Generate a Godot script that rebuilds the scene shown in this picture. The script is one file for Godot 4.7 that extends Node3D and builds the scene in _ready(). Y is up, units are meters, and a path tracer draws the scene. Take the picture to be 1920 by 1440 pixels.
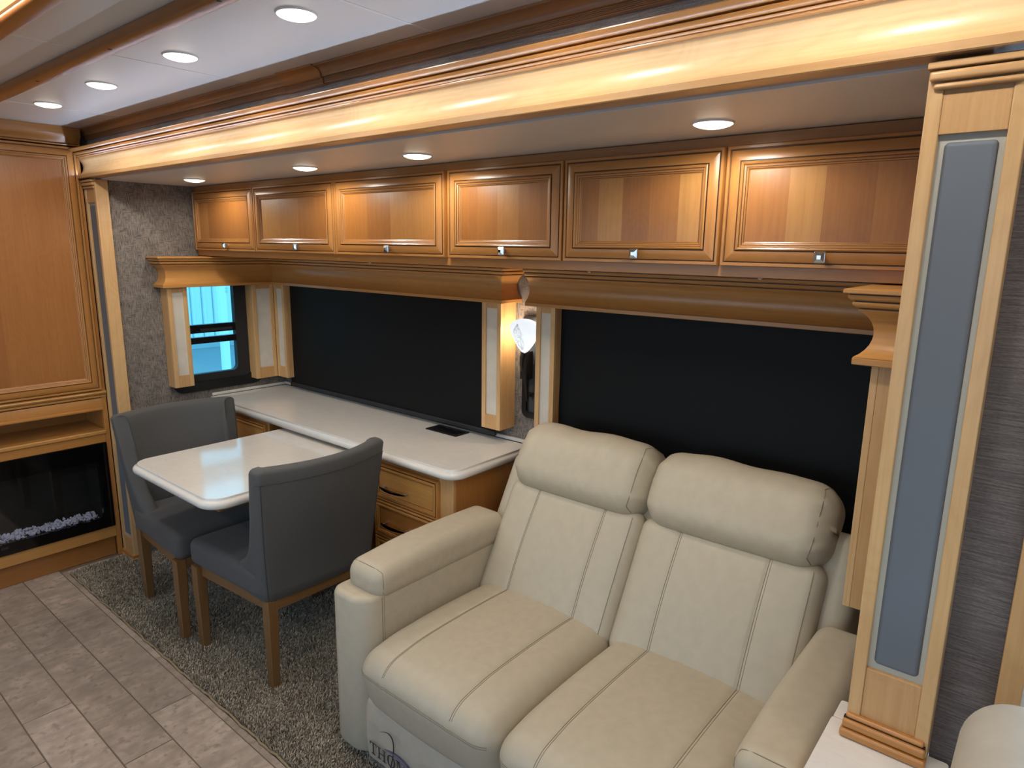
extends Node3D
# A motorhome slide-out: dinette, counter, loveseat, overhead cabinets. x runs along the slide, y up, z out of the slide.

var M := {}
var T := {}
var rng := RandomNumberGenerator.new()
var taken := {}
var cut_x := []   # extra grid lines (x) for soft shapes, at seams

# ---------------------------------------------------------------- naming
func numbered(called: String) -> String:
	if not taken.has(called):
		taken[called] = 0
		return called
	taken[called] += 1
	return "%s_%03d" % [called, taken[called]]

func tag(o: Node, label: String, category: String, group := "", kind := "") -> void:
	if label: o.set_meta("label", label)
	if category: o.set_meta("category", category)
	if group: o.set_meta("group", group)
	if kind: o.set_meta("kind", kind)

func thing(called: String, label: String, category: String, at := Vector3.ZERO, group := "", kind := "") -> Node3D:
	var o := Node3D.new()
	o.name = numbered(called)
	add_child(o)
	o.position = at
	tag(o, label, category, group, kind)
	return o

func struct(called: String, label: String, category: String, at := Vector3.ZERO) -> Node3D:
	var o := Node3D.new()
	o.name = called
	add_child(o)
	o.position = at
	tag(o, label, category, "", "structure")
	return o

# ---------------------------------------------------------------- mesh building
# a builder is a Dictionary material -> SurfaceTool; all points are given in world coordinates
func st_of(b: Dictionary, m: Material) -> SurfaceTool:
	if not b.has(m):
		var s := SurfaceTool.new()
		s.begin(Mesh.PRIMITIVE_TRIANGLES)
		b[m] = s
	return b[m]

func put(b: Dictionary, called: String, parent: Node3D, soft := false) -> MeshInstance3D:
	var mesh: ArrayMesh = null
	for m in b:
		var s: SurfaceTool = b[m]
		if soft: s.generate_normals()
		s.set_material(m)
		mesh = s.commit(mesh)
	var o := MeshInstance3D.new()
	o.mesh = mesh
	o.name = called
	parent.add_child(o, true)
	o.position = -parent.position if parent.get_parent() == self else Vector3.ZERO
	return o

func tri(b: Dictionary, m: Material, p: Array, n: Array, u: Array) -> void:
	var s := st_of(b, m)
	for i in [0, 2, 1]:
		s.set_normal(n[i])
		s.set_uv(u[i])
		s.add_vertex(p[i])

func quadn(b: Dictionary, m: Material, p: Array, n: Array, u: Array) -> void:
	tri(b, m, [p[0], p[1], p[2]], [n[0], n[1], n[2]], [u[0], u[1], u[2]])
	tri(b, m, [p[0], p[2], p[3]], [n[0], n[2], n[3]], [u[0], u[2], u[3]])

func quad(b: Dictionary, m: Material, p0: Vector3, p1: Vector3, p2: Vector3, p3: Vector3, u := []) -> void:
	var n := (p1 - p0).cross(p2 - p0)
	if n.length() < 1e-10: n = (p2 - p0).cross(p3 - p0)
	n = n.normalized()
	if u.is_empty():
		var l := (p1 - p0).length()
		var h := (p3 - p0).length()
		u = [Vector2(0, 0), Vector2(l, 0), Vector2(l, h), Vector2(0, h)]
	quadn(b, m, [p0, p1, p2, p3], [n, n, n, n], u)

# a box with small rounded edges; wood grain (u) runs along axis g (-1: the longest)
func box(b: Dictionary, m: Material, lo: Vector3, hi: Vector3, r := 0.002, g := -1) -> void:
	rbox(b, m, lo, hi, r, 1, 0, g)

func rbox(b: Dictionary, m: Material, lo: Vector3, hi: Vector3, r: float, k := 3, div := 0, g := -1, warp = null) -> void:
	var size := hi - lo
	r = minf(r, 0.499 * minf(size.x, minf(size.y, size.z)))
	if g < 0: g = size.max_axis_index()
	var c := (lo + hi) / 2.0
	var h := size / 2.0
	var line := []
	for a in 3:
		var l := []
		for i in k + 1: l.append(-h[a] + r * i / k)
		var n: int = maxi(1, int(size[a] / 0.04)) if div > 0 else 1
		n = mini(n, div) if div > 0 else 1
		for i in range(1, n): l.append(lerpf(-h[a] + r, h[a] - r, float(i) / n))
		for i in k + 1: l.append(h[a] - r + r * i / k)
		if a == 0:
			for xs in cut_x:
				for dx in [-0.02, -0.011, -0.006, -0.0025, 0.0, 0.0025, 0.006, 0.011, 0.02]: l.append(xs + dx - c.x)
			if cut_x.size(): l.sort()
		line.append(l)
	var o1 := rng.randf()
	var inner := h - Vector3(r, r, r)
	for a in 3:
		var ua: int = (a + 1) % 3
		var va: int = (a + 2) % 3
		for sgn in [-1.0, 1.0]:
			var lu: Array = line[ua]
			var lv: Array = line[va]
			var grid := []
			for i in lu.size():
				var row := []
				for j in lv.size():
					var p := Vector3.ZERO
					p[a] = sgn * h[a]
					p[ua] = lu[i]
					p[va] = lv[j]
					var q := p.clamp(-inner, inner)
					var n := (p - q).normalized()
					p = q + n * r
					var uv: Vector2
					var oth: int = va
					if a == g:
						uv = Vector2(p[ua] * 0.08 + o1, p[va] + h[va])
					else:
						oth = ua if va == g else va
						var room := maxf(0.0, 1.0 - size[oth])
						uv = Vector2(p[g] + o1, p[oth] + h[oth] + fposmod(o1 * 7.13, 1.0) * room)
					p += c
					if warp != null: p = warp.call(p)
					row.append([p, n, uv])
				grid.append(row)
			for i in lu.size() - 1:
				for j in lv.size() - 1:
					var q4 := [grid[i][j], grid[i + 1][j], grid[i + 1][j + 1], grid[i][j + 1]]
					if sgn < 0: q4 = [q4[0], q4[3], q4[2], q4[1]]
					quadn(b, m, [q4[0][0], q4[1][0], q4[2][0], q4[3][0]], [q4[0][1], q4[1][1], q4[2][1], q4[3][1]], [q4[0][2], q4[1][2], q4[2][2], q4[3][2]])

func add_box(called: String, parent: Node3D, m: Material, lo: Vector3, hi: Vector3, r := 0.002, g := -1) -> MeshInstance3D:
	var b := {}
	box(b, m, lo, hi, r, g)
	return put(b, called, parent)

# normals of an open 2D profile (left side of travel), smoothed where the bend is small
func prof_normals(pr: Array) -> Array:
	var seg := []
	for i in pr.size() - 1:
		var d: Vector2 = (pr[i + 1] - pr[i]).normalized()
		seg.append(Vector2(d.y, -d.x))
	var out := []
	for i in seg.size():
		var a: Vector2 = seg[i]
		var c: Vector2 = seg[i]
		if i > 0 and seg[i - 1].dot(seg[i]) > 0.75: a = (seg[i - 1] + seg[i]).normalized()
		if i < seg.size() - 1 and seg[i + 1].dot(seg[i]) > 0.75: c = (seg[i + 1] + seg[i]).normalized()
		out.append([a, c])
	return out

# a profile (Array of Vector2: outwards, up) run along a plan path (Array of Vector2 x, z), mitred; outwards lies to the right of travel
# glaze: list of segment numbers that take the glaze material
func run_plan(b: Dictionary, m: Material, pr: Array, path: Array, cap0 := true, cap1 := true, glaze := [], mg: Material = null) -> void:
	var nn := prof_normals(pr)
	var dirs := []
	for i in path.size() - 1: dirs.append((path[i + 1] - path[i]).normalized())
	var mit := []
	for i in path.size():
		var d0: Vector2 = dirs[maxi(i - 1, 0)]
		var d1: Vector2 = dirs[mini(i, dirs.size() - 1)]
		var n0 := Vector2(-d0.y, d0.x)
		var n1 := Vector2(-d1.y, d1.x)
		var s := (n0 + n1)
		mit.append(s / (0.5 * s.length_squared()) if s.length() > 0.01 else n0)
	var dist := rng.randf()
	var v0 := rng.randf() * 0.6
	for i in dirs.size():
		var d: Vector2 = dirs[i]
		var n2 := Vector2(-d.y, d.x)
		var l: float = (path[i + 1] - path[i]).length()
		var v := v0
		for j in pr.size() - 1:
			var w: float = (pr[j + 1] - pr[j]).length()
			var mm: Material = mg if glaze.has(j) else m
			var pt := []
			for e in [[i, j], [i + 1, j], [i + 1, j + 1], [i, j + 1]]:
				var q: Vector2 = path[e[0]] + mit[e[0]] * pr[e[1]].x
				pt.append(Vector3(q.x, pr[e[1]].y, q.y))
			var na: Vector2 = nn[j][0]
			var nb: Vector2 = nn[j][1]
			var a3 := Vector3(n2.x * na.x, na.y, n2.y * na.x)
			var b3 := Vector3(n2.x * nb.x, nb.y, n2.y * nb.x)
			quadn(b, mm, pt, [a3, a3, b3, b3], [Vector2(dist, v), Vector2(dist + l, v), Vector2(dist + l, v + w), Vector2(dist, v + w)])
			v += w
		dist += l
	for e in [[0, cap0, -1.0], [path.size() - 1, cap1, 1.0]]:
		if not e[1]: continue
		var poly := PackedVector2Array()
		for p in pr: poly.append(p)
		var idx := Geometry2D.triangulate_polygon(poly)
		var d: Vector2 = dirs[0] if e[0] == 0 else dirs[-1]
		var n: Vector3 = Vector3(d.x, 0, d.y) * e[2]
		for k in range(0, idx.size(), 3):
			var p := []
			for q in 3:
				var a: Vector2 = path[e[0]] + mit[e[0]] * poly[idx[k + q]].x
				p.append(Vector3(a.x, poly[idx[k + q]].y, a.y))
			if (p[1] - p[0]).cross(p[2] - p[0]).dot(n) < 0: p = [p[0], p[2], p[1]]
			tri(b, m, p, [n, n, n], [Vector2(p[0].x + p[0].z, p[0].y), Vector2(p[1].x + p[1].z, p[1].y), Vector2(p[2].x + p[2].z, p[2].y)])

# rounded rectangle in a plane: points and outward normals, counter-clockwise seen with a right, c up; radii in order (lo,lo) (hi,lo) (hi,hi) (lo,hi)
func rrect(a0: float, a1: float, c0: float, c1: float, rad: Array, k := 6) -> Array:
	var pts := []
	var nor := []
	var cen := [Vector2(a0, c0), Vector2(a1, c0), Vector2(a1, c1), Vector2(a0, c1)]
	var sgn := [Vector2(1, 1), Vector2(-1, 1), Vector2(-1, -1), Vector2(1, -1)]
	for i in 4:
		var r: float = rad[i]
		var c: Vector2 = cen[i] + sgn[i] * r
		for j in k + 1:
			var an := PI + i * PI / 2 + (PI / 2) * j / k
			var n := Vector2(cos(an), sin(an))
			pts.append(c + n * r)
			nor.append(n if r > 0.0005 else Vector2(-sgn[i].x, -sgn[i].y))
	return [pts, nor]

# a slab lying flat: outline in (x, z), profile Array of Vector2(inset, y) from the top down
func slab(b: Dictionary, m: Material, ol: Array, pr: Array, bottom := true) -> void:
	var pts: Array = ol[0]
	var nor: Array = ol[1]
	var n := pts.size()
	var nn := prof_normals(pr.map(func(p): return Vector2(-p.x, p.y)))
	var o := rng.randf()
	for j in pr.size() - 1:
		for i in n:
			var k := (i + 1) % n
			var pt := []
			var no := []
			var uv := []
			for e in [[i, j], [k, j], [k, j + 1], [i, j + 1]]:
				var q: Vector2 = pts[e[0]] - nor[e[0]] * pr[e[1]].x
				pt.append(Vector3(q.x, pr[e[1]].y, q.y))
				var a: Vector2 = nn[j][0 if e[1] == j else 1]
				no.append(Vector3(-nor[e[0]].x * a.x, -a.y, -nor[e[0]].y * a.x).normalized())
				uv.append(Vector2(q.x + o, q.y + pr[e[1]].y))
			quadn(b, m, pt, no, uv)
	for e in [0, pr.size() - 1]:
		if e > 0 and not bottom: continue
		var poly := PackedVector2Array()
		for i in n:
			var q: Vector2 = pts[i] - nor[i] * pr[e].x
			if poly.size() and poly[-1].distance_to(q) < 1e-5: continue
			poly.append(q)
		if poly[0].distance_to(poly[-1]) < 1e-5: poly.remove_at(poly.size() - 1)
		var idx := Geometry2D.triangulate_polygon(poly)
		var up := Vector3.UP if e == 0 else Vector3.DOWN
		for k in range(0, idx.size(), 3):
			var p := []
			for q in 3: p.append(Vector3(poly[idx[k + q]].x, pr[e].y, poly[idx[k + q]].y))
			if (p[1] - p[0]).cross(p[2] - p[0]).dot(up) < 0: p = [p[0], p[2], p[1]]
			tri(b, m, p, [up, up, up], p.map(func(x): return Vector2(x.x + o, x.z)))

# a flat ring between two outlines of equal count, in plane (origin o, axes ua, va), from depth d0 to d1 along n
func ring(b: Dictionary, m: Material, outer: Array, inner: Array, o: Vector3, ua: Vector3, va: Vector3, n: Vector3, d0: float, d1: float) -> void:
	var c := outer.size()
	for i in c:
		var k := (i + 1) % c
		var p := []
		for q in [outer[i], outer[k], inner[k], inner[i]]:
			p.append(o + ua * q.x + va * q.y)
		for e in [[d1, 1.0], [d0, -1.0]]:
			var f: Vector3 = n * e[0]
			if e[1] > 0: quad(b, m, p[0] + f, p[1] + f, p[2] + f, p[3] + f)
			else: quad(b, m, p[3] + f, p[2] + f, p[1] + f, p[0] + f)
		quad(b, m, p[0] + n * d0, p[1] + n * d0, p[1] + n * d1, p[0] + n * d1)
		quad(b, m, p[2] + n * d0, p[3] + n * d0, p[3] + n * d1, p[2] + n * d1)

# a tube along points, with radius per point (Array) or one float
func tube(b: Dictionary, m: Material, pts: Array, rad, sides := 8, flat := Vector2.ONE) -> void:
	var rings := []
	var t0: Vector3 = (pts[1] - pts[0]).normalized()
	var up := Vector3.UP if absf(t0.y) < 0.9 else Vector3.RIGHT
	var x := t0.cross(up).normalized()
	for i in pts.size():
		var t: Vector3 = (pts[mini(i + 1, pts.size() - 1)] - pts[maxi(i - 1, 0)]).normalized()
		x = (x - t * x.dot(t)).normalized()
		var y := t.cross(x)
		var r: float = rad[i] if rad is Array else rad
		var ringp := []
		for j in sides:
			var a := TAU * j / sides
			var d := x * cos(a) * flat.x + y * sin(a) * flat.y
			ringp.append([pts[i] + d * r, d.normalized()])
		rings.append(ringp)
	for i in pts.size() - 1:
		for j in sides:
			var k := (j + 1) % sides
			var q := [rings[i][j], rings[i][k], rings[i + 1][k], rings[i + 1][j]]
			quadn(b, m, [q[0][0], q[1][0], q[2][0], q[3][0]], [q[0][1], q[1][1], q[2][1], q[3][1]], [Vector2(j, i), Vector2(j + 1, i), Vector2(j + 1, i + 1), Vector2(j, i + 1)])
	for e in [[0, -1.0], [pts.size() - 1, 1.0]]:
		var c: Vector3 = pts[e[0]]
		var n: Vector3 = (pts[1] - pts[0]).normalized() * -1.0 if e[0] == 0 else (pts[-1] - pts[-2]).normalized()
		for j in sides:
			var k := (j + 1) % sides
			var p := [c, rings[e[0]][j][0], rings[e[0]][k][0]] if e[1] > 0 else [c, rings[e[0]][k][0], rings[e[0]][j][0]]
			tri(b, m, p, [n, n, n], [Vector2.ZERO, Vector2.ZERO, Vector2.ZERO])

# turned about the y axis through c: profile of Vector2(radius, height)
func lathe(b: Dictionary, m: Material, pr: Array, c: Vector3, k := 28) -> void:
	var nn := prof_normals(pr)
	for j in pr.size() - 1:
		for i in k:
			var a0 := TAU * i / k
			var a1 := TAU * (i + 1) / k
			var p := []
			var n := []
			for e in [[a0, j], [a0, j + 1], [a1, j + 1], [a1, j]]:
				var q: Vector2 = pr[e[1]]
				var d: Vector2 = nn[j][0 if e[1] == j else 1]
				p.append(c + Vector3(cos(e[0]) * q.x, q.y, sin(e[0]) * q.x))
				n.append(Vector3(cos(e[0]) * d.x, d.y, sin(e[0]) * d.x))
			quadn(b, m, p, n, [Vector2.ZERO, Vector2.ZERO, Vector2.ZERO, Vector2.ZERO])

# loft through closed loops of points (each an Array of Vector3), counter-clockwise seen from above when going up
func loft(b: Dictionary, m: Material, loops: Array, cap0 := true, cap1 := true) -> void:
	var n: int = loops[0].size()
	for i in loops.size() - 1:
		for j in n:
			var k := (j + 1) % n
			quad(b, m, loops[i][j], loops[i][k], loops[i + 1][k], loops[i + 1][j], [Vector2(loops[i][j].x + loops[i][j].z, loops[i][j].y), Vector2(loops[i][k].x + loops[i][k].z, loops[i][k].y), Vector2(loops[i + 1][k].x + loops[i + 1][k].z, loops[i + 1][k].y), Vector2(loops[i + 1][j].x + loops[i + 1][j].z, loops[i + 1][j].y)])
	for e in [[0, cap0, true], [loops.size() - 1, cap1, false]]:
		if not e[1]: continue
		var l: Array = loops[e[0]]
		for j in range(0, n / 2 - 1):
			var p := [l[j], l[j + 1], l[n - 2 - j], l[n - 1 - j]]
			if e[2]: quad(b, m, p[3], p[2], p[1], p[0])
			else: quad(b, m, p[0], p[1], p[2], p[3])

# mitred frame of four members on the plane (o, ua right, va up, n out), size w x h; profile Array of [inset, height, glaze?]
func frame4(parent: Node3D, m: Material, mg: Material, o: Vector3, ua: Vector3, va: Vector3, n: Vector3, w: float, h: float, pr: Array) -> void:
	for s in 4:
		var b := {}
		var off := rng.randf()
		var vo := rng.randf() * 0.9
		var p2 := []
		for p in pr: p2.append(Vector2(-p[0], p[1]))
		var nn := prof_normals(p2)
		for j in pr.size() - 1:
			var q := []
			var no := []
			var uv := []
			for e in [[0, j], [1, j], [1, j + 1], [0, j + 1]]:
				var a: float = pr[e[1]][0]
				var x: float
				var y: float
				match s:
					0: x = a if e[0] == 0 else w - a; y = a
					1: x = w - a; y = a if e[0] == 0 else h - a
					2: x = w - a if e[0] == 0 else a; y = h - a
					3: x = a; y = h - a if e[0] == 0 else a
				q.append(o + ua * x + va * y + n * pr[e[1]][1])
				var inw: Vector3 = [va, -ua, -va, ua][s]
				var d: Vector2 = nn[j][0 if e[1] == j else 1]
				no.append((n * d.y - inw * d.x).normalized())
				uv.append(Vector2((x if s % 2 == 0 else y) + off, a + vo))
			quadn(b, mg if pr[j].size() > 2 else m, q, no, uv)
		put(b, "rail" if s % 2 == 0 else "stile", parent)

func light_spot(at: Vector3, energy: float, color: Color, angle: float, size := 0.035) -> void:
	var l := SpotLight3D.new()
	l.name = "ceiling_lamp_light"
	add_child(l, true)
	l.position = at
	l.rotation_degrees = Vector3(-90, 0, 0)
	l.light_energy = energy
	l.light_color = color
	l.spot_angle = angle
	l.spot_angle_attenuation = 0.4
	l.spot_range = 8.0
	l.spot_attenuation = 2.0
	l.light_size = size
	l.shadow_enabled = true

# ---------------------------------------------------------------- textures and materials
func noise_img(w: int, h: int, freq: float, oct: int, seed_: int, type := FastNoiseLite.TYPE_SIMPLEX_SMOOTH) -> Image:
	var n := FastNoiseLite.new()
	n.noise_type = type
	n.seed = seed_
	n.frequency = freq
	n.fractal_octaves = oct
	var i := n.get_seamless_image(w, h, false, false, 0.15, true)
	i.convert(Image.FORMAT_L8)
	return i

# noise drawn out along u by the factor w_out / w
func drawn(w: int, h: int, wo: int, ho: int, freq: float, oct: int, seed_: int) -> PackedByteArray:
	var i := noise_img(w, h, freq, oct, seed_)
	i.resize(wo, ho, Image.INTERPOLATE_CUBIC)
	return i.get_data()

func tex(w: int, h: int, data: PackedByteArray, fmt := Image.FORMAT_RGB8) -> ImageTexture:
	var i := Image.create_from_data(w, h, false, fmt, data)
	return ImageTexture.create_from_image(i)

func make_textures() -> void:
	var n := 1024
	# wood: fine grain along u, 1 m by 1 m
	var g1 := drawn(16, n, n, n, 0.09, 4, 11)
	var g2 := drawn(64, n, n, n, 0.22, 3, 12)
	var g3 := drawn(24, 96, n, n, 0.05, 3, 13)
	var g4 := drawn(256, n, n, n, 0.35, 2, 14)
	var out := PackedByteArray()
	out.resize(n * n * 3)
	for y in n:
		for x in n:
			var i := y * n + x
			var a := (g1[i] - 128) / 128.0
			var c := (g2[i] - 128) / 128.0
			var big := (g3[i] - 128) / 128.0
			var pore := clampf((g4[i] - 172) / 60.0, 0.0, 1.0)
			var cath := sin((y / 1024.0 * 17.0 + big * 3.4) * TAU) * 0.5 + 0.5
			cath = cath * cath
			var t := clampf(0.80 + a * 0.17 + c * 0.06 + big * 0.12 - cath * 0.10 - pore * 0.12, 0.0, 1.0)
			out[i * 3] = int(lerpf(214, 255, t))
			out[i * 3 + 1] = int(lerpf(196, 255, t))
			out[i * 3 + 2] = int(lerpf(176, 255, t))
	T.wood = tex(n, n, out)
	# crosshatched wall covering, 1 m
	var h1 := drawn(112, n, n, n, 0.20, 3, 21)
	var h2 := noise_img(n, 112, 0.20, 3, 22)
	h2.resize(n, n, Image.INTERPOLATE_CUBIC)
	var h2d := h2.get_data()
	var h3 := noise_img(n, n, 0.012, 3, 23).get_data()
	var h4 := noise_img(n, n, 0.022, 3, 24).get_data()
	out = PackedByteArray()
	out.resize(n * n * 3)
	for i in n * n:
		var pick := clampf((h4[i] - 96) / 64.0, 0.0, 1.0)
		var a := clampf((h1[i] - 138) / 46.0, 0.0, 1.0) * pick
		var c := clampf((h2d[i] - 132) / 46.0, 0.0, 1.0) * (1.0 - pick * 0.6)
		var lite := clampf((104 - h2d[i]) / 60.0, 0.0, 1.0)
		var t := clampf(0.80 - maxf(a, c) * 0.26 + lite * 0.10 + (h3[i] - 128) / 128.0 * 0.07, 0.0, 1.0)
		out[i * 3] = int(255 * t)
		out[i * 3 + 1] = int(250 * t)
		out[i * 3 + 2] = int(245 * t)
	T.hatch = tex(n, n, out)
	# linen wall covering with horizontal slubs, 0.6 m
	var l1 := drawn(20, 512, 512, 512, 0.25, 3, 31)
	var l2 := drawn(128, 512, 512, 512, 0.4, 2, 32)
	out = PackedByteArray()
	out.resize(512 * 512 * 3)
	for i in 512 * 512:
		var t := clampf(0.84 + (l1[i] - 128) / 128.0 * 0.20 + (l2[i] - 128) / 128.0 * 0.12, 0.0, 1.0)
		out[i * 3] = int(255 * t)
		out[i * 3 + 1] = int(249 * t)
		out[i * 3 + 2] = int(246 * t)
	T.linen = tex(512, 512, out)
	# stone-look floor tile: clouds, dark smudges, cross scratches; 1.2 m by 0.6 m
	for k in 3:
		var f1 := noise_img(1024, 512, 0.012, 5, 41 + k * 10).get_data()
		var f2 := noise_img(1024, 512, 0.035, 4, 42 + k * 10).get_data()
		var f3i := noise_img(1024, 128, 0.03, 4, 43 + k * 10)
		f3i.resize(1024, 512, Image.INTERPOLATE_CUBIC)
		var f3 := f3i.get_data()
		out = PackedByteArray()
		out.resize(1024 * 512 * 3)
		for i in 1024 * 512:
			var smudge := clampf((118 - f2[i]) / 60.0, 0.0, 1.0) * clampf((f1[i] - 90) / 80.0, 0.0, 1.0)
			var t := clampf(0.88 + (f1[i] - 128) / 128.0 * 0.10 + (f3[i] - 128) / 128.0 * 0.07 - smudge * 0.14, 0.0, 1.0)
			out[i * 3] = int(255 * t)
			out[i * 3 + 1] = int(252 * t)
			out[i * 3 + 2] = int(lerpf(244, 255, t) * t)
		T["stone%d" % k] = tex(1024, 512, out)
	# pale marble-look solid surface with faint drawn-out veins, 1 m
	var m1 := drawn(96, 512, 512, 512, 0.03, 5, 71)
	var m2 := noise_img(512, 512, 0.02, 4, 72).get_data()
	out = PackedByteArray()
	out.resize(512 * 512 * 3)
	for i in 512 * 512:
		var vein := 1.0 - clampf(absf(m1[i] - 120) / 14.0, 0.0, 1.0)
		var t := clampf(0.98 - vein * 0.028 * clampf((m2[i] - 80) / 80.0, 0, 1) + (m2[i] - 128) / 128.0 * 0.012, 0.0, 1.0)
		out[i * 3] = int(255 * t)
		out[i * 3 + 1] = int(253 * t)
		out[i * 3 + 2] = int(250 * t)
	T.marble = tex(512, 512, out)
	# relief: leather grain, weave, brushed ceiling
	T.grain = ImageTexture.create_from_image(noise_img(512, 512, 0.11, 3, 81, FastNoiseLite.TYPE_CELLULAR))
	var w := Image.create(256, 256, false, Image.FORMAT_L8)
	for y in 256:
		for x in 256:
			var v := 0.5 + 0.5 * sin(x * TAU / 8.0) * (1.0 if (y / 4) % 2 == 0 else -1.0)
			w.set_pixel(x, y, Color(v, v, v))
	T.weave = ImageTexture.create_from_image(w)
	var br := noise_img(64, 1024, 0.25, 3, 91)
	br.resize(1024, 1024, Image.INTERPOLATE_CUBIC)
	T.brushed = ImageTexture.create_from_image(br)
	# soft mottling for upholstery colour
	var s1 := noise_img(512, 512, 0.02, 4, 95).get_data()
	out = PackedByteArray()
	out.resize(512 * 512 * 3)
	for i in 512 * 512:
		var t := clampf(0.965 + (s1[i] - 128) / 128.0 * 0.03, 0.0, 1.0)
		for c in 3: out[i * 3 + c] = int(255 * t)
	T.mottle = tex(512, 512, out)

func mat(called: String, c: Color, rough: float, t: Texture2D = null, uv := Vector2.ONE, spec := 0.5) -> StandardMaterial3D:
	var m := StandardMaterial3D.new()
	m.resource_name = called
	m.albedo_color = c
	m.roughness = rough
	m.metallic_specular = spec
	if t:
		m.albedo_texture = t
		m.uv1_scale = Vector3(uv.x, uv.y, 1)
	M[called] = m
	return m

func rgb8(r: int, g: int, b: int) -> Color:
	return Color8(r, g, b)

func triplanar(m: StandardMaterial3D, s: float, relief: Texture2D = null, cm := 0.0) -> void:
	m.uv1_triplanar = true
	m.uv1_world_triplanar = true
	m.uv1_scale = Vector3(s, s, s)
	if relief:
		m.heightmap_enabled = true
		m.heightmap_texture = relief
		m.heightmap_scale = cm

func make_materials() -> void:
	var m: StandardMaterial3D
	for e in [["honey", rgb8(189, 131, 68), 0.34], ["honey_b", rgb8(177, 117, 56), 0.34], ["honey_c", rgb8(198, 143, 78), 0.34], ["honey_d", rgb8(167, 109, 53), 0.34],
			["honey_shaded", rgb8(158, 100, 48), 0.34], ["maple", rgb8(216, 176, 124), 0.36], ["maple_b", rgb8(204, 160, 108), 0.36], ["brown", rgb8(174, 130, 88), 0.32], ["leg_wood", rgb8(128, 92, 52), 0.5]]:
		m = mat(e[0], e[1], e[2], T.wood)
		m.clearcoat_enabled = true
		m.clearcoat = 0.35
		m.clearcoat_roughness = 0.22
	mat("glaze", rgb8(70, 44, 26), 0.45)
	mat("glaze_dark", rgb8(38, 26, 18), 0.5)
	m = mat("hatch", rgb8(158, 149, 141), 0.75, T.hatch, Vector2(1.0, 1.0))
	mat("linen", rgb8(122, 113, 110), 0.8, T.linen, Vector2(2.4, 2.4))
	mat("linen_pale", rgb8(190, 185, 178), 0.8, T.linen, Vector2(2.4, 2.4))
	m = mat("ceiling", rgb8(226, 221, 214), 0.36)
	m.heightmap_enabled = true
	m.heightmap_texture = T.brushed
	m.heightmap_scale = 0.05
	mat("cream", rgb8(214, 205, 190), 0.7, T.mottle)
	mat("wall_paint", rgb8(196, 190, 182), 0.7)
	for k in 3: mat("stone%d" % k, [rgb8(194, 175, 155), rgb8(203, 184, 164), rgb8(186, 168, 149)][k], 0.3, T["stone%d" % k], Vector2(0.83, 1.66))
	mat("grout", rgb8(116, 99, 80), 0.8)
	mat("carpet_back", rgb8(96, 86, 72), 0.95)
	m = mat("carpet_pile", Color.WHITE, 0.95)
	m.vertex_color_use_as_albedo = true
	mat("binding", rgb8(150, 128, 96), 0.8)
	mat("solid_white", rgb8(220, 216, 210), 0.13, T.marble)
	mat("marble", rgb8(226, 220, 214), 0.35, T.marble, Vector2(2.0, 2.0))
	m = mat("leather", rgb8(190, 176, 152), 0.5, T.mottle)
	triplanar(m, 2.2, T.grain, 0.02)
	m = mat("leather_grey", rgb8(176, 166, 150), 0.5, T.mottle)
	triplanar(m, 2.2, T.grain, 0.02)
	mat("thread", rgb8(140, 127, 106), 0.7)
	m = mat("charcoal", rgb8(82, 80, 78), 0.8, T.mottle)
	triplanar(m, 9.0, T.weave, 0.012)
	m.rim_enabled = true
	m.rim = 0.3
	mat("piping", rgb8(62, 62, 64), 0.7)
	m = mat("shade_black", rgb8(11, 12, 13), 0.55, null, Vector2.ONE, 0.32)
	mat("black", rgb8(12, 12, 13), 0.3)
	mat("black_gloss", rgb8(8, 8, 9), 0.08)
	mat("black_matte", rgb8(26, 26, 27), 0.6)
	m = mat("chrome", rgb8(200, 202, 206), 0.1)
	m.metallic = 1.0
	m = mat("dark_chrome", rgb8(40, 42, 46), 0.14)
	m.metallic = 1.0
	m = mat("bronze", rgb8(52, 49, 47), 0.38)
	m.metallic = 0.7
	m = mat("panel_grey", rgb8(102, 107, 114), 0.6)
	m = mat("reveal", rgb8(186, 182, 168), 0.5)
	m = mat("lens", rgb8(250, 248, 240), 0.3)
	m.emission_enabled = true
	m.emission = rgb8(255, 240, 214)
	m.emission_energy_multiplier = 5.0
	m = mat("led", rgb8(250, 250, 250), 0.4)
	m.emission_enabled = true
	m.emission = rgb8(246, 248, 255)
	m.emission_energy_multiplier = 2.0
	m = mat("led_warm", rgb8(250, 240, 220), 0.4)
	m.emission_enabled = true
	m.emission = rgb8(255, 214, 160)
	m.emission_energy_multiplier = 1.4
	m = mat("lamp_acrylic", rgb8(245, 248, 250), 0.3)
	m.emission_enabled = true
	m.emission = rgb8(240, 248, 255)
	m.emission_energy_multiplier = 0.75
	m = mat("lamp_etched", rgb8(200, 208, 212), 0.5)
	m.emission_enabled = true
	m.emission = rgb8(190, 205, 210)
	m.emission_energy_multiplier = 0.30
	mat("lamp_trim", rgb8(235, 232, 226), 0.35)
	m = mat("tinted_glass", Color(0.62, 0.95, 0.97, 0.0), 0.0)
	m.refraction_enabled = true
	m.refraction_scale = 0.05
	m = mat("clear_glass", Color(0.9, 0.95, 1.0, 0.04), 0.02)
	m.transparency = BaseMaterial3D.TRANSPARENCY_ALPHA
	m = mat("smoked_glass", Color(0.02, 0.02, 0.02, 0.12), 0.03)
	m.transparency = BaseMaterial3D.TRANSPARENCY_ALPHA
	mat("dark_glass", rgb8(52, 56, 60), 0.1)
	m = mat("film", Color(0.95, 0.95, 0.97, 0.06), 0.08)
	m.transparency = BaseMaterial3D.TRANSPARENCY_ALPHA
	mat("print_dark", rgb8(52, 48, 54), 0.4)
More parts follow.
